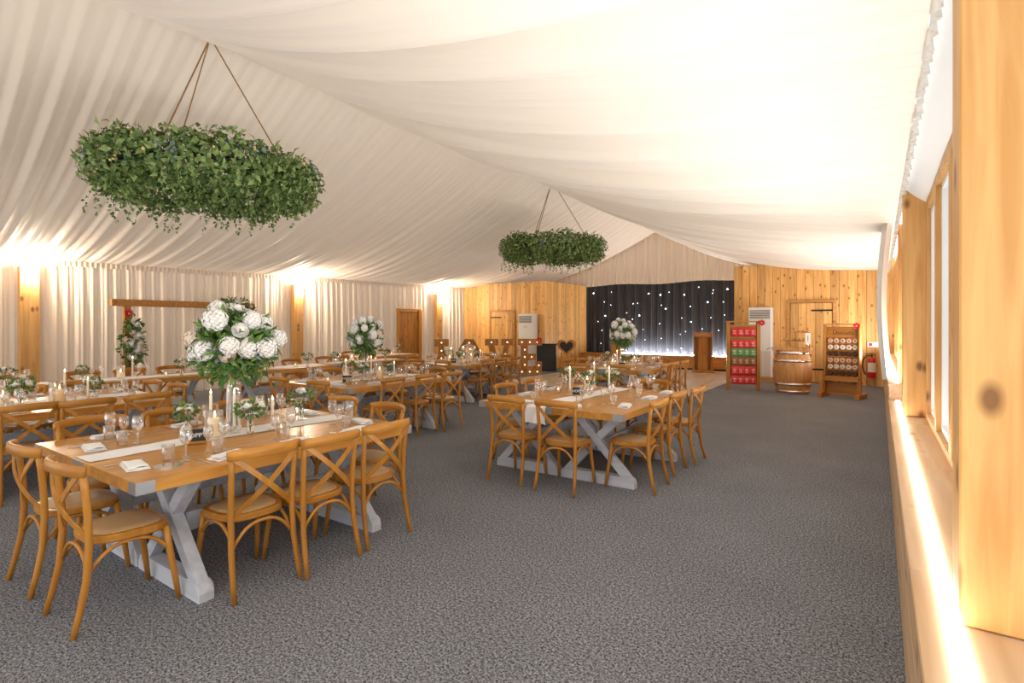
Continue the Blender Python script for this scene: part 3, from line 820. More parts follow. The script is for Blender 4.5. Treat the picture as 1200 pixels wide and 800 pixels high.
n1, n2, n3, n4, n5, n6 = 'nearest table', 'right-hand table', 'middle table', 'LOVE-letter table', 'dance-floor table', 'left-edge table'
block(-4.85, 1.18, n1, {'E': [1.73, 2.21, 2.745], 'N': [-3.58, -4.285], 'W': [1.55, 2.12, 2.70], 'F': [-3.62, -4.38]}, True)
block(-3.60, 4.60, n2, {'N': [-2.55, -3.12], 'E': [5.10, 5.80, 6.38], 'W': [5.3, 5.93], 'F': [-2.4, -3.15]}, True)
block(-7.26, 4.45, n3, {'E': [5.05, 5.73, 6.2], 'N': [-6.0, -6.85], 'W': [4.9, 5.5, 6.1], 'F': [-6.0, -6.8]})
block(-8.50, 8.20, n4, {'E': [8.75, 9.3, 9.85], 'N': [-7.2, -7.95], 'W': [8.7, 9.3, 9.85], 'F': [-7.2, -7.95]})
block(-5.06, 9.15, n5, {'E': [9.8, 10.3, 10.8], 'N': [-3.85, -4.6], 'W': [9.6, 10.2, 10.75], 'F': [-3.85, -4.6]})
block(-8.17, .86, n6, {'E': [1.45, 1.93, 2.45], 'F': [-6.95, -7.75], 'W': [1.3, 1.9, 2.45]})
# row along the drapes
row = [(-9.53, 1.55), (-9.53, 3.65), (-9.53, 5.95), (-9.62, 8.05), (-11.1, 9.9)]
for i, (x, y) in enumerate(row):
    w = f'{ORD[i]} drape-row table from the left'
    put_table(x, y, f'wooden trestle table under a runner, {w}')
    runner(x, y-.97, y+.97, .42, w, f'white cloth runner on the {w}')
    for k, dy in enumerate((-.62, 0, .62)):
        chairP.put((x-TW/2+.06, y+dy, 0), -PI/2+RC.uniform(-.03,.03), f'cross-back wooden chair by the drapes, {ORD[k]} at the {w}', 'cross-back chairs')
        wineL.put((x-.17, y+dy+.1, TH+.006), 0, f'larger wine glass at {ORD[k]} place of the {w}', 'larger wine glasses')
        wineS.put((x-.18, y+dy-.02, TH+.006), 0, f'smaller wine glass at {ORD[k]} place of the {w}', 'smaller wine glasses')
        if k != 1: bud(2 if k else 0, x+.05+.1*k, y+dy-.2, f'at {ORD[k]} place of the {w}', k)
    tea(x+.12, y+.25, f'on the {w}')
    if i in (0, 1, 3): pillar(x+.0, y-.33, f'on the {w}', True); taper(x+.02, y-.18, f'on the {w}')

runner(-4.03, 1.2, 3.14, .26, n1, 'narrow white gathered runner down the nearest table')
runner(-2.80, 4.63, 6.55, .26, n2, 'narrow white gathered runner down the right-hand table')
runner(-6.43, 4.47, 6.42, .30, n3, 'white runner down the middle table')
runner(-7.67, 8.22, 10.17, .30, n4, 'white runner down the LOVE-letter table')
runner(-4.23, 9.17, 11.12, .30, n5, 'white runner down the dance-floor table')
runner(-7.34, .88, 2.83, .34, n6, 'white runner down the left-edge table')

# nearest table
take((-4.15, 2.2, .07), (-3.9, 1.8, .075), (-3.43, 1.43, .077), (-2.86, 5.5, .075), (-7.95, 9.75, .205), (-2.86, 4.70, .12))
tallP.put((-4.15, 2.2, ZT), .4, 'large tall glass vase of white hydrangeas on the nearest table', 'tall flower arrangements')
bud(0, -4.30, 1.92, 'left of the tall vase on the nearest table'); bud(1, -3.88, 2.18, 'right of the tall vase on the nearest table')
bud(2, -4.1, 2.75, 'behind the tall vase on the nearest table')
pillar(-4.37, 2.13, 'left of the tall vase on the nearest table', True); pillar(-4.03, 1.995, 'in front of the tall vase on the nearest table')
taper(-4.19, 2.045, 'beside the vase, leftmost on the nearest table'); taper(-4.04, 2.145, 'touching the vase on the nearest table'); taper(-3.95, 2.40, 'behind the roses on the nearest table', True)
tea(-3.77, 2.36, 'at the window-side middle of the nearest table'); tea(-3.98, 1.9, 'behind the name sign on the nearest table')
signP.put((-3.90, 1.80, ZT), 1.05, 'small black chalk name sign on the nearest table', 'table name signs')
coasterP.put((-3.43, 1.43, TH), 0, 'round mirrored coaster at the near corner of the nearest table', 'mirror coasters')
# right-hand table
taper(-3.02, 5.60, 'nearest the tea light on the right-hand table'); taper(-2.64, 5.87, 'window-side on the right-hand table'); taper(-3.1, 6.42, 'farthest on the right-hand table')
pillar(-2.98, 5.98, 'in the middle of the right-hand table'); tea(-3.21, 5.66, 'on the drape side of the right-hand table')
bud(2, -3.25, 5.98, 'behind the pillar candle on the right-hand table'); bud(2, -2.83, 5.78, 'beside the pillar candle on the right-hand table', 2); bud(1, -2.75, 6.2, 'beyond the pillar candle on the right-hand table', 1)
signP.put((-2.86, 5.50, ZT), .45, 'small black chalk name sign on the right-hand table', 'table name signs')
# others
def centre(cx, cy, nm, tall):
    take((cx, cy, .07), (cx+.2, cy-.5, .075))
    if tall: tallP.put((cx, cy, ZT), R.uniform(0, 6), f'tall glass vase of white blooms on the {nm}', 'tall flower arrangements', None if tall is True else (tall, tall, 1.0 if tall > .9 else .95))
    else: pillar(cx, cy+.1, f'at the very centre of the {nm}')
    bud(1, cx+.18, cy-.22, f'right of centre on the {nm}'); bud(2, cx-.28, cy-.1, f'drape-side of centre on the {nm}'); bud(0, cx+.1, cy+.42, f'at the far part of the {nm}')
    pillar(cx-.08, cy-.30, f'just before the centre of the {nm}', True); pillar(cx+.22, cy+.08, f'window-side of centre on the {nm}')
    taper(cx+.07, cy-.42, f'nearest the camera on the {nm}'); taper(cx-.13, cy+.22, f'behind the centre of the {nm}'); taper(cx+.3, cy+.3, f'window-side on the {nm}', True)
    tea(cx-.1, cy-.6, f'at the near end of the {nm}'); signP.put((cx+.2, cy-.5, ZT), .8, f'small black chalk name sign on the {nm}', 'table name signs')
centre(-6.43, 5.42, n3, .84); centre(-7.67, 9.15, n4, False); centre(-4.23, 10.05, n5, .80); centre(-7.34, 1.85, n6, False)
for q_ in QUEUE: setting(*q_)
# napkin hanging over the table edge
mb = MB()
def hang(u, v):
    x = -2.86 + (u-.5)*(.20+.05*v) ; L = .31*v
    if L < .14: y, z = 4.60+.14-L, TH+.006+.003*math.sin(u*9)
    else: y, z = 4.592-.012-.012*math.sin(u*11+v*3), TH-(L-.14)
    return Vector((x+.01*math.sin(v*6), y, z))
mb.grid(hang, 14, 24); o = mb.build('draped_napkin', M['napkin'], None, True); tag(o, 'white napkin hanging over the near edge of the right-hand table', 'napkin')
# cake stand
t = thing('cake_stand', 'clear glass cake stand with a domed lid on the LOVE-letter table', 'cake stand', (-7.95, 9.75, TH))
mb = MB(); mb.lathe([(0,0),(.10,0),(.10,.008),(.02,.03),(.02,.12),(.19,.14),(.20,.15),(0,.15)], 24); mb.build('stand', M['glass'], t, smooth=True)
mb = MB(); mb.lathe([(.18,.151),(.18,.28),(.15,.33),(.05,.36),(0,.365)], 24); mb.build('dome', M['glass'], t, smooth=True)
mb = MB(); mb.lathe([(.182,.25),(.186,.25),(.186,.262),(.182,.262),(.182,.25)], 24); mb.lathe([(.182,.155),(.186,.155),(.186,.167),(.182,.167),(.182,.155)], 24); mb.build('rim_band', M['chrome'], t)
mb = MB(); mb.blob((0,0,.378), .016); mb.build('knob', M['chrome'], t, smooth=True)

# ------------------------------------------------------------------ hanging green rings
def ring_proto():
    rnd = random.Random(5)
    t = thing('hanging_greenery_ring', 'x', 'chandelier')
    RR, A = 1.03, .25
    mb = MB()
    mb.tube([(RR*math.cos(2*PI*i/48), RR*math.sin(2*PI*i/48), 0) for i in range(49)], .03, 8); mb.build('hoop', M['dark'], t)
    mb = MB()
    for i in range(9000):
        th = rnd.uniform(0, 2*PI); ph = rnd.uniform(0, 2*PI); q = rnd.uniform(.5, 1.16)*(1+.14*math.sin(5*th+1)+.10*math.sin(11*th)+.08*math.sin(23*th+2))
        c, s = math.cos(th), math.sin(th); rad = A*q
        o = Vector((c*math.cos(ph), s*math.cos(ph), math.sin(ph)))
        p = Vector((RR*c, RR*s, 0)) + Vector((o.x*rad, o.y*rad, o.z*rad*(1.0 if o.z > 0 else 1.0)))
        d = o*.6 + rdir(rnd)*.9 + Vector((0,0,-.35))
        mb.leaf(p, d, o+rdir(rnd)*.5, rnd.uniform(.04,.115), rnd.uniform(.03,.075), .2, .2)
    for k in range(90):
        th = rnd.uniform(0, 2*PI); c, s = math.cos(th), math.sin(th); r0 = RR + rnd.uniform(-.18,.22)
        p = Vector((r0*c, r0*s, -.2)); dr = Vector((rnd.uniform(-.3,.3), rnd.uniform(-.3,.3), -1))
        for j in range(rnd.randint(4, 15)):
            p = p + dr*.022 + Vector((rnd.uniform(-.012,.012), rnd.uniform(-.012,.012), 0))
            mb.leaf(p, rdir(rnd)+Vector((0,0,-.4)), rdir(rnd), rnd.uniform(.035,.06), .035)
    mb.build('foliage', M['ivy'], t)
    mb = MB()
    for k in range(16):
        th = rnd.uniform(0, 2*PI); p0 = Vector((math.cos(th)*(RR+.22), math.sin(th)*(RR+.22), rnd.uniform(-.12,.15)))
        for j in range(14):
            mb.leaf(p0+rdir(rnd)*.08, rdir(rnd), Vector((math.cos(th), math.sin(th), .3)), .06, .035)
    mb.build('grey_foliage', M['silver'], t)
    mb = MB()
    for k in range(60):
        th = rnd.uniform(0, 2*PI); ph = rnd.uniform(-1.2, 1.4); rad = A*1.02
        mb.blob(((RR+rad*math.cos(ph))*math.cos(th), (RR+rad*math.cos(ph))*math.sin(th), rad*math.sin(ph)), rnd.uniform(.012,.022), 6, 4)
    o = mb.build('blossoms', M['berry'], t); o['kind'] = 'stuff'
    for k in range(3):
        a = 2*PI*k/3 + .35
        mb = MB(); mb.tube([(RR*math.cos(a), RR*math.sin(a), .05), (.04*math.cos(a), .04*math.sin(a), 1.66)], .009, 6); mb.build('rope', M['rope'], t)
    return t
ringP = Proto(ring_proto())
ringP.put((XG+.05, 3.29, 3.39), .78, 'large ring of ivy greenery hung on ropes above the left-edge and nearest tables', 'hanging greenery rings', (.95, .95, 1))
ringP.put((XG, 11.67, 3.50), .30, 'smaller-looking ring of greenery hung farther off before the dark curtain', 'hanging greenery rings')

# ------------------------------------------------------------------ floral goalpost arch
ar = thing('flower_arch', 'wooden goalpost arch with greenery and white roses before the drapes', 'wedding arch', (-12.6, 5.7, 0))
mb = MB(); mb.box((0, 0, 2.04), (.09, 2.95, .14), None, .004); mb.build('beam', M['honey_x'], ar)
for s in (-1, 1):
    mb = MB(); mb.box((0, s*1.2, .99), (.09, .12, 1.96), None, .004); mb.box((0, s*1.2, .04), (.6, .14, .08), None, .004); mb.build('post', M['honey'], ar)
def spray(y, z, ry, rz_, n, nb, sd):
    rnd = random.Random(sd); mb = MB()
    for i in range(n):
        d = rdir(rnd); q = rnd.uniform(.3, 1); p = Vector((.08+d.x*.2*q, y+d.y*ry*q, z+d.z*rz_*q))
        mb.leaf(p, d+rdir(rnd)*.7, d+Vector((.6,0,.2)), rnd.uniform(.07,.13), rnd.uniform(.04,.06))
    mb.build('foliage', M['leaf2'], ar)
    for i in range(nb):
        d = rdir(rnd); p = Vector((.16+abs(d.x)*.1, y+d.y*ry*.75, z+d.z*rz_*.8)); mb = MB()
        petal_rose(mb, p, rnd.uniform(.05,.085), (1, d.y*.5, d.z*.5), rnd); mb.build('bloom', M['blush'] if i % 3 == 0 else M['petal'], ar)
spray(-1.13, 1.25, .21, .52, 520, 14, 3); spray(.95, 2.0, .50, .2, 330, 8, 4); spray(1.2, 1.75, .25, .3, 200, 2, 6)

# red rosettes
def rosette(loc, rz, label, s=1.0):
    rnd = random.Random(9); t = thing('red_rosette', label, 'rosette', loc, rz, 'red rosettes')
    mb = MB()
    for L in range(2):
        for i in range(8):
            a = 2*PI*i/8+L*.4; d = Vector((math.cos(a), -.35-.25*L, math.sin(a))); mb.leaf((0,-.01,0), d, (0,-1,0), (.085-.02*L)*s, .05*s)
    mb.build('ribbon_petals', M['red'], t)
    mb = MB(); mb.blob((0,-.025,0), .016*s, 8, 6); mb.build('centre', M['berry'], t, smooth=True)
rosette((-12.53, 4.5, 1.82), PI/2, 'red rosette tied high on the left post of the flower arch', 1.2)

# ------------------------------------------------------------------ LOVE letters
def letter(name_word, polys, loc, rz, bulbs, label):
    t = thing('light_up_letter', label, 'light-up letter', loc, rz, 'light-up LOVE letters')
    Mx = Matrix(((1,0,0,0),(0,0,-1,.06),(0,1,0,0),(0,0,0,1)))
    mb = MB()
    for p in polys: mb.prism(p, .10, Mx, .004)
    mb.build('letter_box', M['honey'], t)
    mb = MB()
    for p in polys:
        n = len(p)
        for i in range(n):
            a = Vector((p[i][0], -.045, p[i][1])); b = Vector((p[(i+1) % n][0], -.045, p[(i+1) % n][1])); L = (b-a).length
            if L < .02: continue
            ang = math.atan2(b.z-a.z, b.x-a.x)
            key = (p is polys[0]) or True
            mb.box((a+b)/2+Vector((0,-.005,0)), (L, .03, .014), Matrix.Rotation(-ang, 3, 'Y'))
    mb.build('rim', M['pine_x'], t)
    for (x, z) in bulbs:
        mb = MB(); mb.blob((x, -.06, z), .024, 8, 6); mb.build('bulb', M['bulb'], t, smooth=True)
LH = 1.14
u = lambda k, a=Vector((-11.10, 12.62, 0)), b=Vector((-9.10, 14.35, 0)): a + (b-a)*k
lrz = math.atan2(14.35-12.62, 2.0)
L_ = [[(-.22,LH),(-.22,LH-.22),(.22,LH-.22),(.22,LH)], [(-.10,LH-.22),(-.10,.22),(.08,.22),(.08,LH-.22)], [(-.26,0),(.30,0),(.30,.22),(-.26,.22)], [(.16,.22),(.30,.22),(.30,.42),(.16,.42)]]
letter('L', L_, u(-.08), lrz, [(0,LH-.11),(0,.78),(0,.55),(0,.33),(-.15,.11),(.02,.11),(.2,.11),(.23,.32)], 'wooden light-up letter L, first of the LOVE letters')
o8 = [(.36*math.cos(PI/8+PI/4*i), LH/2+LH/2*1.0*math.sin(PI/8+PI/4*i)/math.sin(3*PI/8)*1.0) for i in range(8)]
i8 = [(x*.5, LH/2+(z-LH/2)*.58) for x, z in o8]
O_ = [[o8[i], o8[(i+1) % 8], i8[(i+1) % 8], i8[i]][::-1] for i in range(8)]
letter('O', O_, u(.245), lrz, [((o8[i][0]+i8[i][0]+o8[(i+1) % 8][0]+i8[(i+1) % 8][0])/4, (o8[i][1]+i8[i][1]+o8[(i+1) % 8][1]+i8[(i+1) % 8][1])/4) for i in range(8)], 'wooden light-up letter O, octagonal, second of the LOVE letters')
V_ = [[(-.44,LH),(-.44,LH-.2),(-.02,LH-.2),(-.02,LH)][::1], [(.07,LH),(.07,LH-.2),(.44,LH-.2),(.44,LH)], [(-.34,LH-.2),(-.09,0),(.03,0),(-.14,LH-.2)], [(.16,LH-.2),(-.03,0),(.09,0),(.34,LH-.2)]]
letter('V', V_, u(.60), lrz, [(-.24,LH-.1),(.26,LH-.1),(-.19,.66),(.2,.66),(-.08,.3),(.1,.3),(0,.1)], 'wooden light-up letter V, third of the LOVE letters')
E_ = [[(-.38,LH),(-.38,LH-.2),(.38,LH-.2),(.38,LH)], [(-.28,LH-.2),(-.28,.2),(-.06,.2),(-.06,LH-.2)], [(-.38,0),(.38,0),(.38,.2),(-.38,.2)], [(.20,.2),(.38,.2),(.38,.42),(.20,.42)], [(-.06,.47),(.20,.47),(.20,.67),(-.06,.67)]]
letter('E', E_, u(.97), lrz, [(-.25,LH-.1),(0,LH-.1),(.24,LH-.1),(-.16,.80),(-.16,.57),(.06,.57),(-.16,.32),(-.25,.1),(0,.1),(.24,.1),(.29,.30)], 'wooden light-up letter E, last of the LOVE letters')
p = u(.97); rosette((p.x+.26, p.y+.16, LH-.04), lrz, 'red rosette on the top corner of the light-up letter E', 1.3)

# ------------------------------------------------------------------ air conditioners
def aircon(x, y, z1, label):
    t = thing('air_conditioner', label, 'air conditioner', (x, y, 0), 0, 'floor-standing air conditioners')
    mb = MB(); mb.box((0,.12,.12+(z1-.12)/2), (.60,.36,z1-.12), None, .015); mb.build('casing', M['white'], t)
    mb = MB(); mb.box((0,-.062,z1-.20), (.52,.012,.24)); gr = mb.build('air_grille', M['grill'], t)
    for k in range(5):
        mb = MB(); mb.box((0,-.075,z1-.29+.045*k), (.52,.02,.016), Matrix.Rotation(.5, 3, 'X')); mb.build('louvre', M['white'], gr)
    mb = MB(); mb.box((0,-.064,.50), (.56,.012,.72), None, .004); mb.build('intake_panel', M['cream'], t)
    mb = MB(); mb.box((.09,-.073,.50), (.012,.006,.70)); mb.box((-.27,-.073,.5), (.012,.006,.7)); mb.build('panel_strip', M['white'], t)
    mb = MB(); mb.box((0,-.064,z1-.46), (.16,.012,.06), None, .003); mb.build('control_panel', M['cream'], t)
    mb = MB(); mb.box((0,.10,.06), (.66,.38,.12), None, .004); mb.build('plinth', M['pine_x'], t)
aircon(-10.36, 15.95, 1.98, 'white floor-standing air conditioner behind the light-up letter E')
aircon(-2.76, 16.36, 2.08, 'white floor-standing air conditioner behind the red treat board')

# ------------------------------------------------------------------ heart chair-back easel and chalkboard
t = thing('chalkboard', 'plain black chalkboard leaning at the corner of the left pine room', 'chalkboard', (-9.25, 15.55, 0), .6)
Rx = Matrix.Rotation(-.16, 3, 'X')
mb = MB(); mb.box((0,.09,.45), (.62,.03,.9), Rx, .004); mb.build('board', M['blackp'], t)
mb = MB(); mb.box((-.33,.09,.45), (.045,.045,.94), Rx); mb.box((0,.16,.92), (.70,.045,.045), Rx); mb.build('frame', M['dark'], t)
t = thing('heart_seat', 'wooden seat with a heart-shaped back beside the black chalkboard', 'seat', (-8.68, 15.85, 0), .55)
def heart(s):
    P = []
    for i in range(40):
        a = 2*PI*i/40; P.append((s*16*math.sin(a)**3/17, s*(13*math.cos(a)-5*math.cos(2*a)-2*math.cos(3*a)-math.cos(4*a))/17))
    return P
H1 = heart(.34); H2 = heart(.24)
mb = MB(); n = len(H1); z0 = .85
for yy_ in (-.02, .02):
    mb.add([Vector((x, yy_, z0+z)) for x, z in H1]+[Vector((x, yy_, z0+z)) for x, z in H2], [(i, (i+1) % n, n+(i+1) % n, n+i) for i in range(n)])
mb.add([Vector((x, y_, z0+z)) for y_ in (-.02,.02) for x, z in H1], [(i, (i+1) % n, n+(i+1) % n, n+i) for i in range(n)])
mb.add([Vector((x, y_, z0+z)) for y_ in (-.02,.02) for x, z in H2], [(i, (i+1) % n, n+(i+1) % n, n+i) for i in range(n)])
mb.build('heart_back', M['chair'], t)
mb = MB(); mb.add([Vector((x, .0, z0+z)) for x, z in H2], [tuple(range(n))]); mb.build('black_panel', M['blackp'], t, solid=.01)
mb = MB(); mb.box((0,-.2,.45), (.5,.44,.05), None, .01); mb.build('seat', M['chair'], t)
for sx in (-.21, .21):
    for sy in (-.38, 0):
        mb = MB(); mb.box((sx, sy, .215), (.045,.045,.43), None, .004); mb.build('leg', M['chair'], t)
mb = MB()
for s in (-1, 1): mb.box((s*.16,0,.56), (.04,.035,.2), None, .004)
mb.build('back_support', M['chair'], t)

# lectern and pedestal
t = thing('lectern', 'tall wooden lectern standing before the stage', 'lectern', (-4.82, 18.2, 0), .26)
mb = MB(); mb.box((0,0,.03), (.72,.55,.06), None, .006); mb.box((0,0,.09), (.64,.48,.06), None, .006); mb.build('plinth', M['honey_x'], t)
mb = MB(); mb.box((0,-.16,.66), (.30,.10,1.08), None, .006); mb.build('front_column', M['honey'], t)
for s in (-1, 1):
    mb = MB(); mb.box((s*.27,.03,.74), (.05,.36,1.24), None, .006); mb.build('side_panel', M['honey'], t)
mb = MB(); mb.box((0,.0,.66), (.5,.03,1.08), None, .004); mb.build('back_panel', M['chair'], t)
mb = MB(); mb.box((0,-.02,1.25), (.56,.44,.04), Matrix.Rotation(.28, 3, 'X'), .006); mb.build('reading_top', M['honey_x'], t)
t = thing('pedestal', 'square wooden pedestal behind the dance-floor table flowers', 'pedestal', (-7.55, 17.4, 0), .35)
mb = MB(); mb.box((0,0,.58), (.34,.34,1.06), None, .006); mb.build('shaft', M['honey'], t)
mb = MB(); mb.box((0,0,.03), (.46,.46,.06), None, .006); mb.build('base', M['honey_x'], t)
mb = MB(); mb.box((0,0,1.13), (.42,.42,.05), None, .006); mb.build('top', M['honey_x'], t)

# ------------------------------------------------------------------ treat boards
bz = math.atan2(.2, .59)
B0 = Vector((-2.74, 13.98, 0)); rotB = Matrix.Rotation(bz, 3, 'Z')
t = thing('treat_board', 'wooden peg board hung with red, green and brown treat bags', 'display board', B0, bz)
mb = MB(); mb.box((0,.02,.93), (.60,.03,1.32), None, .004); mb.build('back_board', M['honey_x'], t)
for s in (-1, 1):
    mb = MB(); mb.box((s*.34,0,.83), (.09,.09,1.66), None, .006); mb.build('post', M['honey'], t)
mb = MB(); mb.box((0,0,1.67), (.80,.13,.035), None, .004); mb.build('cap_rail', M['honey_x'], t)
rowsB = [(1.41,'red','redv'), (1.12,'red','redv'), (.92,'green','green'), (.70,'brown','brownp'), (.47,'red','redv'), (.24,'red','redv')]
rn = ['top row', 'second row', 'third row', 'fourth row', 'fifth row', 'bottom row']; cn = ['leftmost', 'second', 'third', 'rightmost']
for i, (z, cw, mk) in enumerate(rowsB):
    mb = MB()
    for c in range(4): mb.tube([(-.21+.14*c, 0.0, z+.10), (-.21+.14*c, -.09, z+.112)], .005, 6)
    mb.build('peg_row', M['chair'], t)
    for c in range(4):
        p = B0 + rotB @ Vector((-.21+.14*c, -.055, z))
        bag = thing('treat_bag', f'{cw} treat bag, {cn[c]} in the {rn[i]} of the peg board', 'treat bag', p, bz+R.uniform(-.12,.12), 'treat bags on the peg board')
        mb = MB()
        vs = []
        for zz, hw, hd_ in ((-.09,.058,.006), (-.07,.062,.024), (0,.062,.030), (.055,.060,.016), (.085,.058,.004), (.10,.058,.003)):
            vs += [(-hw*1.1,-hd_,zz*1.12), (0,-hd_*1.25,zz*1.12), (hw*1.1,-hd_,zz*1.12), (hw*1.1,hd_*.6,zz*1.12), (0,hd_*.7,zz*1.12), (-hw*1.1,hd_*.6,zz*1.12)]
        fs = [tuple(range(5,-1,-1)), tuple(range(30,36))] + [(L*6+j, L*6+(j+1) % 6, L*6+6+(j+1) % 6, L*6+6+j) for L in range(5) for j in range(6)]
        mb.add(vs, fs); mb.build('packet', M[mk], bag)
        mb = MB(); 
        for (x, zz, r) in ((-.018,.03,.016),(.016,.035,.014),(.0,.0,.016),(.02,-.03,.013),(-.02,-.035,.014)): mb.blob((x,-.036,zz), r, 7, 4, (1,.25,1))
        mb.build('picture', M['label_c'], bag)
p = B0 + rotB @ Vector((.40, -.07, 1.64)); rosette(p, bz, 'red rosette on the top right corner of the treat peg board', 1.1)

dz = math.atan2(-.29, .78); D0 = Vector((-.66, 13.80, 0)); rotD = Matrix.Rotation(dz*.6, 3, 'Z'); dz *= .6
t = thing('donut_wall', 'wooden donut stand with seven rows of donuts', 'donut stand', D0, dz)
mb = MB(); mb.box((0,.04,.95), (.64,.025,1.2), None, .004); mb.build('back_board', M['honey_x'], t)
for s in (-1, 1):
    mb = MB(); mb.box((s*.335,0,.84), (.03,.17,1.50), None, .004); mb.build('side_panel', M['honey'], t)
    mb = MB(); mb.box((s*.36,-.06,.05), (.10,.62,.10), None, .006); mb.box((s*.36,-.2,.24), (.07,.05,.30), None, .005); mb.build('foot', M['honey'], t)
mb = MB(); mb.box((0,0,1.60), (.72,.20,.025), None, .004); mb.build('cap_rail', M['honey_x'], t)
mb = MB(); mb.box((0,-.06,.40), (.64,.10,.10), None, .004); mb.box((0,.03,.20), (.64,.03,.30), None, .004); mb.build('lower_panel', M['honey_x'], t)
text_mesh('Donuts', .135, M['ink'], 'lettering', t, (0,.026,1.42), (PI/2,0,0), .0008)
kindsD = [['pink']*5, ['icing']*5, ['choc']*5, ['pink']*5, ['icing']*5, ['choc']*5, ['choc','icing','pink','icing','choc']]
rnD = ['top row', 'second row', 'third row', 'fourth row', 'fifth row', 'sixth row', 'bottom row']; cnD = ['leftmost', 'second', 'middle', 'fourth', 'rightmost']
word = dict(pink='pink-iced', icing='white-iced', choc='chocolate')
RX = Matrix.Rotation(PI/2, 4, 'X')
def donut_mb(a0, a1, k=1.0):
    mb = MB(); prof = []
    for i in range(9):
        a = a0 + (a1-a0)*i/8; prof.append((.034+.021*k*math.cos(a), .020*k*math.sin(a)))
    mb.lathe(prof, 16, (0,0,0), Matrix.Rotation(PI/2, 3, 'X')); return mb
donP = {}
for k in ('pink','icing','choc'):
    dt = thing('donut', 'x', 'donut')
    donut_mb(-PI, PI).build('dough_ring', M['dough'], dt, smooth=True)
    donut_mb(-.2, PI+.2, 1.06).build('icing', M[k], dt, smooth=True); donP[k] = Proto(dt)
for i, rw in enumerate(kindsD):
    z = 1.24 - .142*i - (.01 if i > 2 else 0)
    mb = MB()
    for c in range(5): mb.tube([(-.24+.12*c, .03, z), (-.24+.12*c, -.05, z+.006)], .006, 6)
    mb.build('peg_row', M['chair'], t)
    mb = MB(); mb.box((0,.005,z-.066), (.62,.06,.012)); mb.build('shelf_lip', M['chair'], t)
    for c, k in enumerate(rw):
        p = D0 + rotD @ Vector((-.24+.12*c, -.005, z)); donP[k].put(p, dz, f'{word[k]} donut, {cnD[c]} in the {rnD[i]} of the donut stand', 'donuts on the stand')
p = D0 + rotD @ Vector((.30, -.11, 1.57)); rosette(p, dz, 'red rosette on the top right corner of the donut stand', 1.0)

# ------------------------------------------------------------------ barrel with snack stand
BP = Vector((-1.68, 14.05, 0))
t = thing('barrel', 'oak barrel with bright metal hoops by the pine wall', 'barrel', BP)
def rb(z): return .335 + .085*(1-((z-.5)/.5)**2)
mb = MB()
for i in range(24):
    a0 = 2*PI*i/24+.003; a1 = 2*PI*(i+1)/24-.003; vs = []
    for k in range(9):
        z = k/8*1.0
        for a in (a0, a1): vs.append((rb(z)*math.cos(a), rb(z)*math.sin(a), z))
    mb.add(vs, [(2*k, 2*k+1, 2*k+3, 2*k+2) for k in range(8)])
mb.build('staves', M['oak'], t, smooth=True)
for z in (.05, .22, .76, .94):
    mb = MB(); mb.lathe([(rb(z-.03)+.001,z-.03), (rb(z-.03)+.006,z-.03), (rb(z+.03)+.006,z+.03), (rb(z+.03)+.001,z+.03)], 32); mb.build('hoop', M['chrome'], t, smooth=True)
mb = MB(); mb.lathe([(0,.97),(.33,.97)], 24); mb.lathe([(0,.03),(.33,.03)], 24); mb.build('head', M['oak'], t)
mb = MB(); mb.box((0,0,1.005), (.78,.5,.015), None, .003); mb.box((0,-.245,1.03), (.78,.012,.05)); mb.box((0,.245,1.03), (.78,.012,.05))
for s in (-1,1): mb.box((s*.385,0,1.03), (.012,.5,.05))
o = mb.build('wooden_tray', M['oak'], loc=BP); tag(o, 'shallow wooden tray of buns across the top of the barrel', 'tray')
ts = thing('snack_stand', 'tiered wooden snack stand rising from the barrel tray', 'snack stand', BP+Vector((.08,.08,1.013)))
for (z, w, x) in ((.20,.62,-.02), (.40,.42,.10)):
    mb = MB(); mb.box((x,0,z), (w,.26,.018), None, .003); mb.build('tier', M['oak'], ts)
for x in (-.02, .27):
    mb = MB(); mb.box((x,.06,.2), (.03,.10,.40), None, .003); mb.build('upright', M['oak'], ts)
bn = 0
bunm = MB(); bunm.lathe([(0,0),(.045,.0),(.055,.02),(.045,.045),(.02,.058),(0,.06)], 12, (0,0,0), Matrix.Diagonal((1.25,.85,1))); bunP = solo('bread_bun', 'bun', bunm, M['dough'])
for k in range(6): bunP.put(BP+Vector((-.20+.11*k-.05, -.16, 1.0125)), .3*k, f'golden bun in the front row of the barrel tray, {ORD[k]} from the left', 'buns on the barrel')
for k in range(4): bunP.put(BP+Vector((-.14+.13*k, .06, 1.222)), .4*k, f'golden bun on the middle tier of the snack stand, {ORD[k]} from the left', 'buns on the barrel')
for k in range(2): bunP.put(BP+Vector((.09+.16*k, .06, 1.422)), .4*k, f'golden bun on the top tier of the snack stand, {ORD[k]} from the left', 'buns on the barrel')
t = thing('scoop', 'grey metal scoop at the left end of the barrel tray', 'scoop', BP+Vector((-.33,-.05,1.0125)), .2)
mb = MB(); mb.grid(lambda u_, v_: Vector(((v_-.5)*.16, .05*math.cos(PI*u_), .055-.05*math.sin(PI*u_))), 10, 4); mb.build('pan', M['steel'], t, smooth=True, solid=.003)
mb = MB(); mb.tube([(-.08,0,.03),(-.17,0,.02),(-.20,0,-.02)], .010, 8); mb.build('handle', M['steel'], t, smooth=True)
t = thing('price_card', 'small white framed card at the right of the barrel tray', 'card', BP+Vector((.34,-.16,1.0125)), .1)
mb = MB(); mb.box((0,0,.26), (.11,.012,.26), None, .002); mb.build('card', M['white'], t)
mb = MB(); mb.box((0,.0,.07), (.02,.012,.14)); mb.box((0,0,.006), (.10,.07,.012)); mb.build('holder', M['frost'], t)
mb = MB(); mb.box((0,-.008,.27), (.02,.002,.12)); mb.build('printed_bar', M['dough'], t)

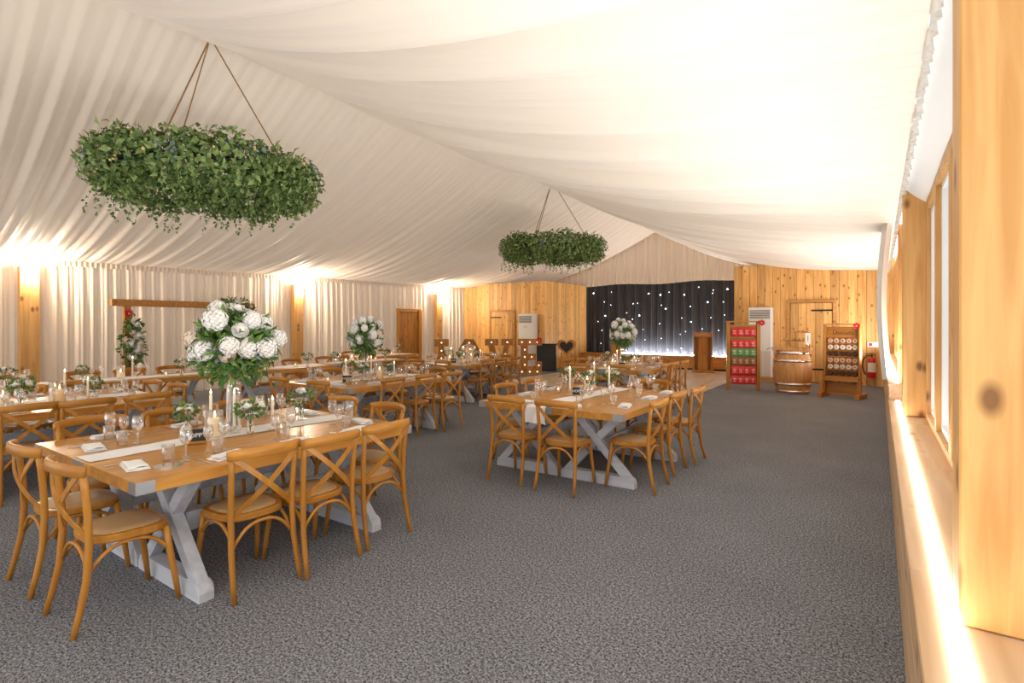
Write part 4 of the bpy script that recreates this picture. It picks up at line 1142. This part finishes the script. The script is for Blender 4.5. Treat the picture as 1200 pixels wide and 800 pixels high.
# extinguisher and its sign
t = thing('fire_extinguisher', 'red fire extinguisher with a black hose at the right end of the pine wall', 'fire extinguisher', (-.15, 16.5, .22))
mb = MB(); mb.lathe([(0,0),(.085,.0),(.092,.02),(.092,.44),(.07,.50),(.03,.525),(.03,.55),(0,.55)], 20); mb.build('cylinder', M['fire'], t, smooth=True)
mb = MB(); mb.lathe([(.0935,.16),(.0935,.40)], 20); mb.build('label_band', M['white'], t, smooth=True)
mb = MB(); mb.box((0,0,.58), (.04,.04,.06)); mb.box((-.05,-.02,.63), (.16,.025,.02), Matrix.Rotation(-.2,3,'Y')); mb.box((.03,0,.60), (.12,.02,.015)); mb.build('valve', M['dark'], t)
mb = MB(); mb.tube([(-.03,0,.58),(-.12,-.01,.57),(-.19,-.02,.46),(-.20,-.02,.30),(-.17,-.02,.16),(-.12,-.02,.08)], .014, 8, Vector((0,1,0))); mb.build('hose', M['dark'], t, smooth=True)
mb = MB(); mb.box((0,.13,.3), (.12,.1,.06)); mb.build('wall_bracket', M['dark'], t)
t = thing('safety_sign', 'small white safety sign above the fire extinguisher', 'sign', (-.13, 16.665, 1.08))
mb = MB(); mb.box((0,0,0), (.23,.006,.13)); mb.build('plate', M['white'], t)
mb = MB(); mb.box((-.05,-.005,0), (.07,.003,.08)); mb.build('pictogram', M['redv'], t)
t = thing('spotlight', 'small black spotlight under the lining at the far right corner', 'spotlight', (.02, 16.5, 3.12))
mb = MB(); mb.tube([(0,0,-.02),(0,-.14,-.06)], .04, 12); mb.build('lamp_head', M['dark'], t); mb = MB(); mb.box((0,.09,.0), (.05,.18,.03)); mb.build('bracket', M['dark'], t)

# ------------------------------------------------------------------ light
w = bpy.data.worlds.new('World'); SC.world = w; w.use_nodes = True
bg = w.node_tree.nodes['Background']; bg.inputs[0].default_value = (.99, .975, .95, 1); bg.inputs[1].default_value = 1.48

def area(name, loc, sx, sy, energy, col, rot, spread):
    l = bpy.data.lights.new(name, 'AREA'); l.shape = 'RECTANGLE'; l.size = sx; l.size_y = sy; l.energy = energy; l.color = col; l.spread = spread
    o = bpy.data.objects.new(name, l); COL.objects.link(o); o.location = loc; o.rotation_euler = rot; return o
# area light added over the near strip to whiten the right roof slope
area('added_strip_beam', (.17, 2.55, .70), .04, 10.8, 150, (.88, .95, 1), (PI, math.radians(-38), 0), math.radians(120))
area('added_far_strip_beam', (.17, 12.3, .90), .04, 8.1, 150, (.94, .97, 1), (PI, math.radians(-38), 0), math.radians(150))  # second added area light, brightens the pine walls at the back
for y in lamp_y:
    l = bpy.data.lights.new('wall_lamp_uplight', 'SPOT'); l.energy = 260; l.color = (1, .86, .68); l.spot_size = math.radians(140); l.spot_blend = .6; l.shadow_soft_size = .06
    o = bpy.data.objects.new('wall_lamp_uplight', l); COL.objects.link(o); o.location = (XL+.36, y, 2.72); o.rotation_euler = (PI, math.radians(-25), 0)

# ------------------------------------------------------------------ camera
cam = bpy.data.cameras.new('camera'); co = bpy.data.objects.new('camera', cam); COL.objects.link(co)
cam.sensor_fit = 'HORIZONTAL'; cam.sensor_width = 36; cam.lens = 36*625/1200
cam.shift_y = -20/1200
cam.clip_start = .05; cam.clip_end = 100
co.location = (0, 0, 1.6); co.rotation_euler = (PI/2, 0, math.atan(430/625))
SC.camera = co
vs = SC.view_settings
SC.display_settings.display_device = 'sRGB'
vs.view_transform = 'Standard'; vs.look = 'None'; vs.gamma = 1; vs.use_curve_mapping = False; vs.exposure = 0.3
